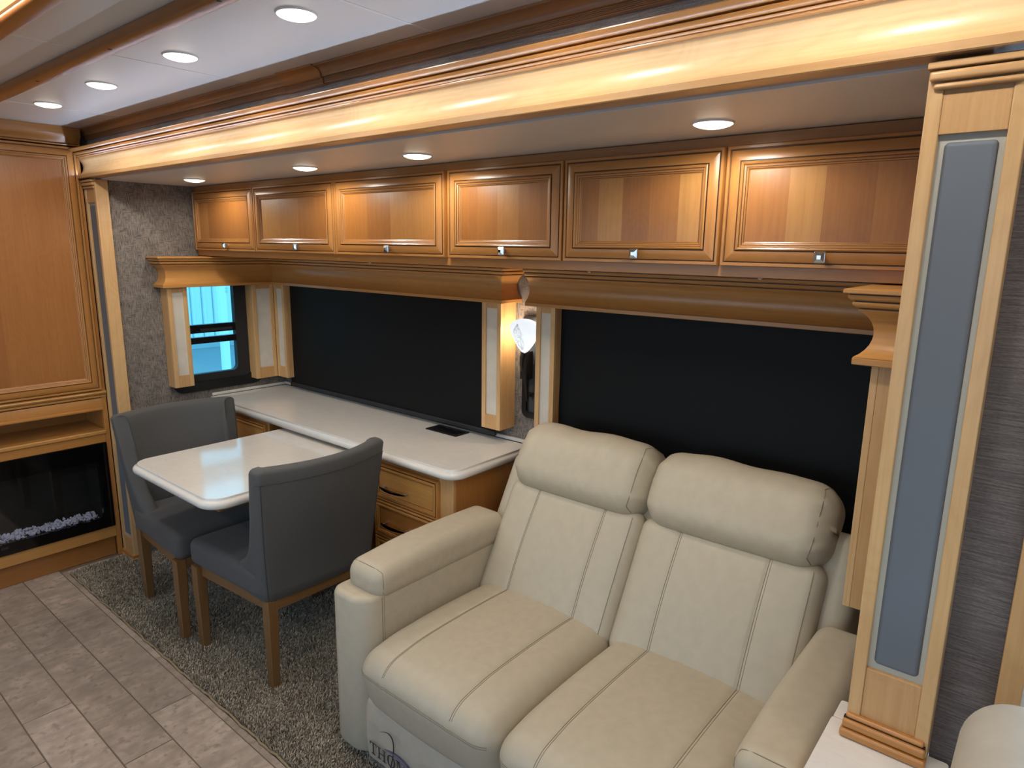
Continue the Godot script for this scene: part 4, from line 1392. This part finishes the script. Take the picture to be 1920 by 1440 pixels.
func build_sconce() -> void:
	var t := thing("wall_sconce", "lit shell-shaped acrylic wall lamp on a dark curved arm between the valances", "lamp", Vector3(1.845, 1.0, 0.03))
	add_box("back_plate", t, M.bronze, Vector3(1.838, 1.082, 0.001), Vector3(1.874, 1.20, 0.045), 0.004, 1)
	# acrylic shade: shell outline, tip down, measured from the tip
	var c := Vector3(1.893, 1.2, 0.085)
	var ol := []
	for i in 15:
		var y := i / 15.0
		ol.append(Vector2(0.075 * pow(y, 0.72), 0.098 * y))
	for i in 21:
		var a := PI * i / 20.0
		ol.append(Vector2(cos(a) * 0.075, 0.098 + sin(a) * 0.041))
	for i in 14:
		var y := 1.0 - (i + 1) / 15.0
		ol.append(Vector2(-0.075 * pow(y, 0.72), 0.098 * y))
	var n := ol.size()
	var mid := Vector2(0.0, 0.085)
	var thick := func(e: Vector2) -> float: return 0.004 + 0.009 * maxf(0.0, 1.0 - pow(e.distance_to(mid) / 0.085, 2.0))
	var b := {}
	for side in [1.0, -1.0]:
		for i in n:
			var q: Vector2 = ol[i]
			var r: Vector2 = ol[(i + 1) % n]
			for k in 4:
				var p := []
				for e in [mid.lerp(q, k / 4.0), mid.lerp(q, (k + 1) / 4.0), mid.lerp(r, (k + 1) / 4.0), mid.lerp(r, k / 4.0)]:
					p.append(c + Vector3(e.x, e.y, side * thick.call(e)))
				if side < 0: p.reverse()
				quad(b, M.lamp_acrylic, p[0], p[1], p[2], p[3])
	for i in n:
		var q: Vector2 = ol[i]
		var r: Vector2 = ol[(i + 1) % n]
		quad(b, M.lamp_acrylic, c + Vector3(q.x, q.y, -0.004), c + Vector3(r.x, r.y, -0.004), c + Vector3(r.x, r.y, 0.004), c + Vector3(q.x, q.y, 0.004))
	put(b, "acrylic_shade", t)
	# etched bubbles in a leaf-shaped patch on the left
	b = {}
	for i in 420:
		var v := rng.randf_range(0.015, 0.118)
		var mx := -0.030 * clampf(v / 0.09, 0.0, 1.0)
		var hw := 0.026 * sin(clampf((v - 0.01) / 0.11, 0.0, 1.0) * PI)
		var e := Vector2(mx + rng.randf_range(-hw, hw), v)
		var p := c + Vector3(e.x, e.y, thick.call(e) - 0.0002)
		var r := rng.randf_range(0.0009, 0.0019)
		for k in 5:
			var a0 := TAU * k / 5.0
			var a1 := TAU * (k + 1) / 5.0
			var nn := Vector3(0, 0, 1)
			tri(b, M.lamp_etched, [p + Vector3(0, 0, r * 0.7), p + Vector3(cos(a0), sin(a0), 0) * r, p + Vector3(cos(a1), sin(a1), 0) * r], [nn, nn, nn], [Vector2.ZERO, Vector2.ZERO, Vector2.ZERO])
	put(b, "etching", t).set_meta("kind", "stuff")
	# socket and curved leaf arm
	b = {}
	tube(b, M.bronze, [Vector3(1.858, 1.12, 0.040), Vector3(1.866, 1.155, 0.062), Vector3(1.880, 1.185, 0.080), Vector3(1.893, 1.205, 0.085)], [0.013, 0.013, 0.011, 0.007], 12)
	put(b, "socket", t)
	b = {}
	var arm := []
	var rad := []
	for i in 24:
		var s := i / 23.0
		arm.append(Vector3(1.862 + 0.010 * s + 0.075 * pow(s, 3.0) + 0.008 * sin(s * 4.0), 0.985 + 0.325 * s, 0.020 + 0.055 * sin(s * PI * 0.55)))
		rad.append(0.003 + 0.0105 * pow(sin(PI * minf(s * 0.98 + 0.02, 1.0)), 0.6))
	tube(b, M.bronze, arm, rad, 10, Vector2(1.0, 0.5))
	put(b, "leaf_arm", t)
	var l := OmniLight3D.new()
	l.name = "sconce_lamp_light"
	add_child(l)
	l.position = c + Vector3(-0.035, 0.080, -0.028)
	l.light_energy = 0.045
	l.light_color = Color(1.0, 0.92, 0.80)
	l.omni_range = 6.0
	l.omni_attenuation = 2.0
	l.light_size = 0.012
	l.shadow_enabled = true

# ---------------------------------------------------------------- dining chair, front towards -x
func make_chair() -> Node3D:
	var t := thing("dining_chair", "", "chair", Vector3.ZERO, "dining chairs at the dinette table")
	var m: Material = M.charcoal
	var yb := 0.358
	var yt := 0.872
	var loops := []
	var rear := []
	var k := 34
	var ys := []
	for i in 15: ys.append(lerpf(yb, yt - 0.016, i / 14.0))
	for y in ys:
		loops.append(chair_loop(y, yb, yt, k, 0.0))
	for e in [[0.009, 0.10], [0.004, 0.26], [0.0, 0.55]]:
		loops.append(chair_loop(yt - e[0], yb, yt, k, e[1]))
	loops.insert(0, chair_loop(yb - 0.004, yb, yt, k, 0.2))
	var b := {}
	loft(b, m, loops)
	put(b, "backrest", t, true)
	# welts: round the top rear edge and down the rear corners
	b = {}
	var top := []
	for j in range(6, k - 6): top.append(loops[14][j] + Vector3(0.001, 0, 0))
	tube(b, M.piping, top, 0.0016, 6)
	for j in [8, k - 9]:
		var v := []
		for i in range(1, 15): v.append(loops[i][j] + Vector3(0.0006, 0, 0.0006 if j < 10 else -0.0006))
		tube(b, M.piping, v, 0.0013, 6)
	put(b, "welt", t)
	# seat
	b = {}
	var w := func(p: Vector3) -> Vector3:
		var u := (p.x + 0.03) / 0.235
		var q := p
		q.z = p.z * (1.0 - 0.05 * clampf(u, -1, 1))
		if p.y > 0.42: q.y += 0.014 * (1.0 - pow(clampf(u, -1, 1), 2.0)) * (1.0 - pow(clampf(p.z / 0.26, -1, 1), 2.0))
		return q
	rbox(b, m, Vector3(-0.262, 0.359, -0.262), Vector3(0.215, 0.468, 0.262), 0.03, 5, 8, -1, w)
	put(b, "seat", t, true)
	# apron and legs
	for s in [-1.0, 1.0]:
		b = {}
		var z0: float = s * 0.248
		var z1: float = s * 0.226
		var a := [Vector3(-0.21, 0.316, s * 0.252), Vector3(0.21, 0.316, s * 0.222), Vector3(0.21, 0.360, s * 0.222), Vector3(-0.21, 0.360, s * 0.252)]
		var d := []
		for p in a: d.append(p - Vector3(0, 0, s * 0.02))
		if s > 0:
			quad(b, M.leg_wood, a[0], a[1], a[2], a[3])
			quad(b, M.leg_wood, d[1], d[0], d[3], d[2])
			quad(b, M.leg_wood, d[0], d[1], a[1], a[0])
		else:
			quad(b, M.leg_wood, a[1], a[0], a[3], a[2])
			quad(b, M.leg_wood, d[0], d[1], d[2], d[3])
			quad(b, M.leg_wood, a[0], a[1], d[1], d[0])
		put(b, "apron", t)
		leg(t, Vector3(-0.2275, 0, s * 0.254), 0.021, 0.0165, Vector3(0.004, 0, 0.0))
		leg(t, Vector3(0.2275, 0, s * 0.2125), 0.021, 0.0165, Vector3(-0.004, 0, 0.0))
	add_box("apron", t, M.leg_wood, Vector3(-0.245, 0.316, -0.234), Vector3(-0.225, 0.360, 0.234), 0.002, 2)
	add_box("apron", t, M.leg_wood, Vector3(0.228, 0.316, -0.195), Vector3(0.2475, 0.360, 0.195), 0.002, 2)
	return t

func leg(t: Node3D, c: Vector3, h1: float, h0: float, toe: Vector3) -> void:
	var b := {}
	var loops := []
	for e in [[0.002, h0 * 0.92, 1.0], [0.006, h0, 1.0], [0.18, lerpf(h0, h1, 0.55), 0.5], [0.26, h1, 0.1], [0.3598, h1, 0.0]]:
		var l := []
		var y: float = e[0]
		var h: float = e[1]
		var o: Vector3 = c + toe * e[2]
		var cc := 0.003
		for p in [Vector2(-h + cc, h), Vector2(h - cc, h), Vector2(h, h - cc), Vector2(h, -h + cc), Vector2(h - cc, -h), Vector2(-h + cc, -h), Vector2(-h, -h + cc), Vector2(-h, h - cc)]:
			l.append(Vector3(o.x + p.x, y, o.z + p.y))
		loops.append(l)
	for i in loops.size() - 1:
		for j in 8:
			var q := (j + 1) % 8
			quad(b, M.leg_wood, loops[i][j], loops[i][q], loops[i + 1][q], loops[i + 1][j], [Vector2(loops[i][j].y, j * 0.03), Vector2(loops[i][j].y, j * 0.03 + 0.03), Vector2(loops[i + 1][j].y, j * 0.03 + 0.03), Vector2(loops[i + 1][j].y, j * 0.03)])
	for e in [[0, true], [loops.size() - 1, false]]:
		var l: Array = loops[e[0]]
		for j in range(1, 7):
			var n := Vector3.DOWN if e[1] else Vector3.UP
			var p := [l[0], l[j + 1], l[j]] if e[1] else [l[0], l[j], l[j + 1]]
			tri(b, M.leg_wood, p, [n, n, n], [Vector2.ZERO, Vector2.ZERO, Vector2.ZERO])
	put(b, "leg", t)

func chair_loop(y: float, yb: float, yt: float, k: int, shrink: float) -> Array:
	var t := clampf((y - yb) / (yt - yb), 0.0, 1.0)
	var hw := lerpf(0.238, 0.276, pow(t, 0.9))
	var xr := 0.250 + 0.062 * pow(t, 1.25)
	var bulge := 0.010 + 0.040 * smoothstep(0.15, 0.95, t)
	var th := lerpf(0.064, 0.054, t)
	var wl := 0.0
	var tab := [[0.0, 0.235], [0.10, 0.232], [0.19, 0.200], [0.25, 0.150], [0.33, 0.112], [0.45, 0.090], [0.62, 0.074], [1.0, 0.060]]
	for i in tab.size() - 1:
		if t >= tab[i][0]: wl = lerpf(tab[i][1], tab[i + 1][1], smoothstep(0.0, 1.0, clampf((t - tab[i][0]) / (tab[i + 1][0] - tab[i][0]), 0.0, 1.0)) * 0.35 + 0.65 * clampf((t - tab[i][0]) / (tab[i + 1][0] - tab[i][0]), 0.0, 1.0))
	var outer := []
	var inner := []
	var r := 0.030
	for j in k:
		var o: Vector2
		var q: Vector2
		if j < 6:
			var s := j / 5.0
			o = Vector2(lerpf(xr - wl, xr - r, s), hw)
			q = Vector2(lerpf(xr - wl, xr - th - 0.012, s), hw - th)
			if j == 0:
				o = Vector2(xr - wl + 0.004, hw - 0.010)
				q = Vector2(xr - wl + 0.004, hw - th + 0.010)
		elif j < 11:
			var a := (j - 5) / 5.0 * PI / 2
			o = Vector2(xr - r + sin(a) * r, hw - r + cos(a) * r)
			q = Vector2(xr - th - 0.012 + sin(a) * 0.012, hw - th - 0.012 + cos(a) * 0.012)
		elif j < k - 11:
			var s := (j - 10.0) / (k - 21.0)
			var z := lerpf(hw - r, -hw + r, s)
			var zi := lerpf(hw - th - 0.012, -hw + th + 0.012, s)
			o = Vector2(xr + bulge * (1.0 - pow(z / (hw - r), 2.0)), z)
			q = Vector2(xr - th + bulge * (1.0 - pow(zi / (hw - th - 0.012), 2.0)), zi)
		else:
			var m := k - 1 - j
			o = Vector2(outer[m].x, -outer[m].y)
			q = Vector2(inner[m].x, -inner[m].y)
		outer.append(o)
		inner.append(q)
	var loop := []
	for j in k:
		var mid: Vector2 = (outer[j] + inner[j]) / 2.0
		var o: Vector2 = outer[j].lerp(mid, shrink)
		loop.append(Vector3(o.x, y, o.y))
	for j in range(k - 1, -1, -1):
		var mid: Vector2 = (outer[j] + inner[j]) / 2.0
		var q: Vector2 = inner[j].lerp(mid, shrink)
		loop.append(Vector3(q.x, y, q.y))
	return loop

func build_chairs() -> void:
	var a := make_chair()
	a.set_meta("label", "charcoal upholstered dining chair with its back to the loveseat arm")
	a.position = Vector3(1.256, 0.004, 0.807)
	var c: Node3D = a.duplicate()
	c.name = numbered("dining_chair")
	add_child(c)
	c.set_meta("label", "charcoal upholstered dining chair with its back to the fireplace cabinet")
	c.position = Vector3(0.695, 0.004, 0.836)
	c.rotation.y = PI

# ---------------------------------------------------------------- loveseat
func surf(lo: Vector3, hi: Vector3, r: float, warp: Callable, p: Vector3, lift := 0.0) -> Vector3:
	var c := (lo + hi) / 2.0
	var h := (hi - lo) / 2.0
	var q := (p - c).clamp(-h, h)
	var i := q.clamp(-(h - Vector3(r, r, r)), h - Vector3(r, r, r))
	var d := (q - i).normalized()
	return warp.call(c + i + d * (r + lift))

func lean(p: Vector3) -> Vector3:
	# upright cushion space: y from 0 at the seat, z 0 at the cushion face; leaned back 29 degrees
	var a := 0.507
	return Vector3(p.x, 0.425 + p.y * cos(a) + p.z * sin(a), 0.552 - p.y * sin(a) + p.z * cos(a))

func build_sofa() -> void:
	var t := thing("loveseat", "two-seat beige leather reclining loveseat under the right window shade", "sofa", Vector3(2.6, 0, 0.6))
	var m: Material = M.leather
	var b := {}
	# arms
	for s in 2:
		var x0: float = [1.892, 3.146][s]
		var x1: float = [2.064, 3.308][s]
		b = {}
		var rad := [0.03, 0.03, 0.075, 0.05] if s == 0 else [0.03, 0.03, 0.05, 0.075]
		slab(b, m, rrect(x0, x1, 0.14, 1.05, rad, 8), [Vector2(0.022, 0.573), Vector2(0.012, 0.5715), Vector2(0.004, 0.566), Vector2(0.0, 0.556), Vector2(0.0, 0.06), Vector2(0.004, 0.045), Vector2(0.02, 0.035)])
		var arm := put(b, "arm", t)
		b = {}
		var z := 0.975
		tube(b, M.thread, [Vector3(x1 + 0.0004 if s == 0 else x0 - 0.0004, 0.14, z), Vector3(x1 + 0.0004 if s == 0 else x0 - 0.0004, 0.565, z)], 0.0011, 6)
		tube(b, M.thread, [Vector3(x1 + 0.0004 if s == 0 else x0 - 0.0004, 0.14, z - 0.008), Vector3(x1 + 0.0004 if s == 0 else x0 - 0.0004, 0.565, z - 0.008)], 0.0007, 6)
		put(b, "seam", arm)
		b = {}
		var lo := Vector3(x0 + 0.012, 0.545, 0.38)
		var hi := Vector3(x1 + (0.008 if s == 0 else -0.002), 0.664, 0.995)
		var w := func(p: Vector3) -> Vector3:
			var q := p
			if p.y > 0.6: q.y += 0.006 * sin(clampf((p.z - 0.4) / 0.6, 0, 1) * PI) - 0.012 * smoothstep(0.75, 1.0, p.z)
			return q
		rbox(b, m, lo, hi, 0.046, 6, 12, -1, w)
		var pad := put(b, "arm_pad", t, true)
		b = {}
		var pts := []
		for i in 25:
			var a := lerpf(-0.15, PI + 0.15, i / 24.0)
			pts.append(surf(lo, hi, 0.046, w, Vector3((lo.x + hi.x) / 2 + cos(a) * 0.2, 0.60 + sin(a) * 0.2, hi.z - 0.022), 0.0002))
		tube(b, M.thread, pts, 0.0012, 6)
		put(b, "seam", pad)
	# frame under the seats and back shell
	b = {}
	box(b, m, Vector3(2.06, 0.05, 0.18), Vector3(3.15, 0.27, 1.0), 0.01)
	put(b, "base_frame", t)
	b = {}
	rbox(b, m, Vector3(1.978, -0.20, -0.26), Vector3(3.222, 0.535, -0.055), 0.05, 5, 10, -1, lean)
	put(b, "back_shell", t, true)
	# seats
	for s in 2:
		var x0: float = [2.067, 2.607][s]
		var x1: float = [2.603, 3.144][s]
		var cx := (x0 + x1) / 2.0
		var hw := (x1 - x0) / 2.0
		var lo := Vector3(x0, 0.238, 0.47)
		var hi := Vector3(x1, 0.448, 1.088)
		var w := func(p: Vector3) -> Vector3:
			var u := clampf((p.x - cx) / hw, -1, 1)
			var v := clampf((p.z - 0.47) / 0.618, 0, 1)
			var q := p
			var up := smoothstep(0.30, 0.44, p.y)
			q.y += up * (0.020 * (1.0 - u * u) + 0.010 * sin(v * PI) - 0.014 * smoothstep(0.75, 1.0, v))
			q.z += smoothstep(0.8, 1.0, v) * (0.016 * (1.0 - u * u) - 0.030 * (1.0 - smoothstep(0.24, 0.40, p.y)))
			for xs in [cx - 0.135, cx + 0.135]:
				q.y -= up * 0.0035 * exp(-pow((p.x - xs) / 0.007, 2.0))
			return q
		b = {}
		cut_x = [cx - 0.135, cx + 0.135]
		rbox(b, m, lo, hi, 0.062, 6, 28, -1, w)
		cut_x = []
		var seat := put(b, "seat_cushion", t, true)
		b = {}
		for xs in [cx - 0.135, cx + 0.135]:
			for dx in [0.0, 0.007]:
				var pts := []
				for i in 26: pts.append(surf(lo, hi, 0.062, w, Vector3(xs + dx, 0.9, lerpf(0.50, 1.02, i / 25.0)), 0.0006))
				for i in 9: pts.append(surf(lo, hi, 0.062, w, Vector3(xs + dx, lerpf(0.448, 0.40, i / 8.0) + 0.02, 1.026 + 0.06 * sin(i / 8.0 * PI / 2)), 0.0006))
				tube(b, M.thread, pts, 0.0009 if dx == 0.0 else 0.0006, 6)
		var fr := []
		for i in 41: fr.append(surf(lo, hi, 0.062, w, Vector3(lerpf(x0 + 0.004, x1 - 0.004, i / 40.0), 0.395, 2.0), 0.0002))
		tube(b, M.thread, fr, 0.0013, 6)
		fr = fr.map(func(p): return p - Vector3(0, 0.007, -0.0004))
		tube(b, M.thread, fr, 0.0008, 6)
		put(b, "seam", seat)
		# back cushion and headrest pillow
		var bl := Vector3(x0 - 0.010, -0.02, -0.16)
		var bh := Vector3(x1 - 0.002 + (0.012 if s == 1 else 0.0), 0.425, 0.012)
		var wb := func(p: Vector3) -> Vector3:
			var u := clampf((p.x - cx) / hw, -1, 1)
			var v := clampf(p.y / 0.42, 0, 1)
			var q := p
			if p.z > -0.07:
				q.z += 0.020 * (1.0 - pow(absf(u), 2.5)) * (0.4 + 0.6 * sin(clampf(v * 1.1, 0, 1) * PI)) - 0.006
				for xs in [cx - 0.135, cx + 0.135]: q.z -= 0.0035 * exp(-pow((p.x - xs) / 0.007, 2.0))
			return lean(q)
		b = {}
		cut_x = [cx - 0.135, cx + 0.135]
		rbox(b, m, bl, bh, 0.045, 5, 28, -1, wb)
		cut_x = []
		var back := put(b, "back_cushion", t, true)
		b = {}
		for e in [[cx - 0.135, -1.0], [cx + 0.135, 1.0]]:
			for dx in [0.0, 0.007]:
				var pts := []
				for i in 30:
					var v := i / 29.0
					var bend := 0.0
					pts.append(surf(bl, bh, 0.045, wb, Vector3(e[0] + dx + bend, lerpf(0.0, 0.40, v), 1.0), 0.0006))
				tube(b, M.thread, pts, 0.0009 if dx == 0.0 else 0.0006, 6)
		for xx in ([x1 - 0.03] if s == 0 else [x1 - 0.016]):
			var pts := []
			for i in 30: pts.append(surf(bl, bh, 0.045, wb, Vector3(xx, lerpf(0.0, 0.40, i / 29.0), 1.0), 0.0006))
			tube(b, M.thread, pts, 0.0012, 6)
		put(b, "seam", back)
		var hl := Vector3(bl.x + 0.002, 0.395, -0.145)
		var hh := Vector3(bh.x - 0.002, 0.652, 0.058)
		var ph := rng.randf() * 6.0
		var wh := func(p: Vector3) -> Vector3:
			var u := clampf((p.x - cx) / hw, -1, 1)
			var q := p
			var edge := pow(absf(u), 6.0)
			q.y += -0.010 * edge * signf(p.y - 0.52) * 1.0
			if p.z > 0.0: q.z += 0.010 * (1.0 - u * u)
			q.z -= 0.022 * smoothstep(0.52, 0.66, p.y)
			if p.y > 0.56: q.y += 0.005 * sin(p.x * 23.0 + ph) * (1.0 - edge) * sin(p.x * 7.0 + 1.0)
			# puckers beside the end seams
			q.z += 0.0045 * exp(-pow((absf(u) - 0.93) / 0.06, 2.0)) * sin(p.y * 130.0 + ph)
			return lean(q)
		b = {}
		rbox(b, m, hl, hh, 0.075, 7, 26, -1, wh)
		var head := put(b, "headrest", t, true)
		b = {}
		var pts2 := []
		for i in 30:
			var a := lerpf(-PI * 0.45, PI * 0.70, i / 29.0)
			pts2.append(surf(hl, hh, 0.075, wh, Vector3(hh.x - 0.030, 0.525 + sin(a) * 0.3, -0.04 + cos(a) * 0.3), 0.0004))
		tube(b, M.thread, pts2, 0.0015, 6)
		put(b, "seam", head)
		# footrest front panel, with a printed plastic film on it
		b = {}
		var fl := Vector3(x0 - 0.004 + (0.0 if s == 0 else 0.006), 0.055, 0.985)
		var fh := Vector3(x1 + (0.0 if s == 0 else 0.004), 0.268, 1.052)
		var wf := func(p: Vector3) -> Vector3: return p + Vector3(0, 0, 0.006 * sin(clampf((p.y - 0.05) / 0.21, 0, 1) * PI) if p.z > 1.0 else 0.0)
		rbox(b, m, fl, fh, 0.022, 4, 12, -1, wf)
		var foot := put(b, "footrest", t, true)
		b = {}
		var nx := 36
		var ny := 14
		for i in nx:
			for j in ny:
				var p := []
				for c in [[i, j], [i + 1, j], [i + 1, j + 1], [i, j + 1]]:
					var u: float = lerpf(fl.x + 0.012, fh.x - 0.012, float(c[0]) / nx)
					var v: float = lerpf(0.062, 0.262, float(c[1]) / ny)
					var cr := 0.0015 * sin(u * 60.0 + v * 25.0) + 0.0012 * sin(v * 90.0 - u * 20.0) + 0.003 * exp(-pow((v - 0.225) / 0.008, 2.0))
					p.append(Vector3(u, v, 1.0545 + 0.006 * sin(clampf((v - 0.05) / 0.21, 0, 1) * PI) + 0.0035 + cr))
				quad(b, M.film, p[0], p[1], p[2], p[3])
		put(b, "plastic_film", foot, true)
		if s == 0:
			letters("THOMAS", foot, M.print_dark, Vector3(2.098, 0.086, 1.0645), Vector3.RIGHT, 0.040, "lettering", true)
			b = {}
			var sw := []
			var sr := []
			for i in 30:
				var v := i / 29.0
				sw.append(Vector3(2.148 + 0.075 * sin(v * 2.6) - 0.02 * v, 0.195 + 0.035 * sin(v * 3.4) - 0.16 * v * v, 1.0655))
				sr.append(0.0010 + 0.0022 * v)
			tube(b, M.print_dark, sw, sr, 6, Vector2(1.0, 0.15))
			sw = []
			sr = []
			for i in 34:
				var v := i / 33.0
				sw.append(Vector3(2.165 + 0.24 * v, 0.128 + 0.062 * sin(v * 3.0 + 0.3) - 0.11 * v, 1.0655))
				sr.append(0.0012 + 0.006 * sin(v * PI))
			tube(b, M.print_violet, sw, sr, 6, Vector2(1.0, 0.12))
			put(b, "printed_swirl", foot)
	for x in [1.95, 3.25]:
		for z in [0.22, 0.97]:
			b = {}
			lathe(b, M.black_matte, [Vector2(0.0, 0.0), Vector2(0.02, 0.0), Vector2(0.022, 0.004), Vector2(0.024, 0.05)], Vector3(x, 0.0045, z), 14)
			put(b, "foot", t)

func build_ledge() -> void:
	var t := thing("marble_ledge", "white marble topped ledge beside the loveseat carrying the wood pillar", "ledge", Vector3(3.41, 0, 0.98))
	var b := {}
	slab(b, M.marble, rrect(3.316, 3.507, 0.906, 1.30, [0.006, 0.006, 0.03, 0.02], 5), [Vector2(0.003, 0.755), Vector2(0.001, 0.7543), Vector2(0.0, 0.752), Vector2(0.0, 0.730), Vector2(0.002, 0.727)])
	put(b, "top", t)
	b = {}
	slab(b, M.marble, rrect(3.318, 3.3455, 0.845, 0.9055, [0.006, 0.006, 0.006, 0.006], 3), [Vector2(0.002, 0.755), Vector2(0.0007, 0.7543), Vector2(0.0, 0.752), Vector2(0.0, 0.730), Vector2(0.002, 0.727)])
	put(b, "top_return", t)
	add_box("base", t, M.maple_b, Vector3(3.322, 0.0, 0.912), Vector3(3.495, 0.7268, 1.28), 0.003, 1)

func build_captain_seat() -> void:
	var t := thing("cab_seat", "grey-beige leather cab seat beyond the marble ledge by the side window", "seat", Vector3(3.85, 0, 1.25))
	var m: Material = M.leather_grey
	var w := func(p: Vector3) -> Vector3:
		return Vector3(p.x + 0.02 - 0.10 * (p.y - 0.5) * 0.3, p.y, p.z)
	var b := {}
	var lo := Vector3(3.515, 0.42, 1.07)
	var hi := Vector3(3.685, 1.03, 1.55)
	rbox(b, m, lo, hi, 0.07, 6, 12, -1, w)
	var back := put(b, "backrest", t, true)
	b = {}
	var pts := []
	for i in 20:
		pts.append(surf(lo, hi, 0.07, w, Vector3(3.575, 1.5 - maxf(0.0, i - 14) * 0.15, lerpf(1.0, 1.7, i / 19.0)), 0.0003))
	tube(b, M.thread, pts, 0.0012, 6)
	put(b, "seam", back)
	b = {}
	rbox(b, m, Vector3(3.67, 0.36, 1.08), Vector3(4.16, 0.50, 1.54), 0.05, 5, 10)
	put(b, "seat_cushion", t)
	b = {}
	lathe(b, M.black_matte, [Vector2(0.0, 0.0), Vector2(0.18, 0.0), Vector2(0.18, 0.03), Vector2(0.06, 0.06), Vector2(0.06, 0.361)], Vector3(3.9, 0.0005, 1.26), 20)
	put(b, "pedestal", t)
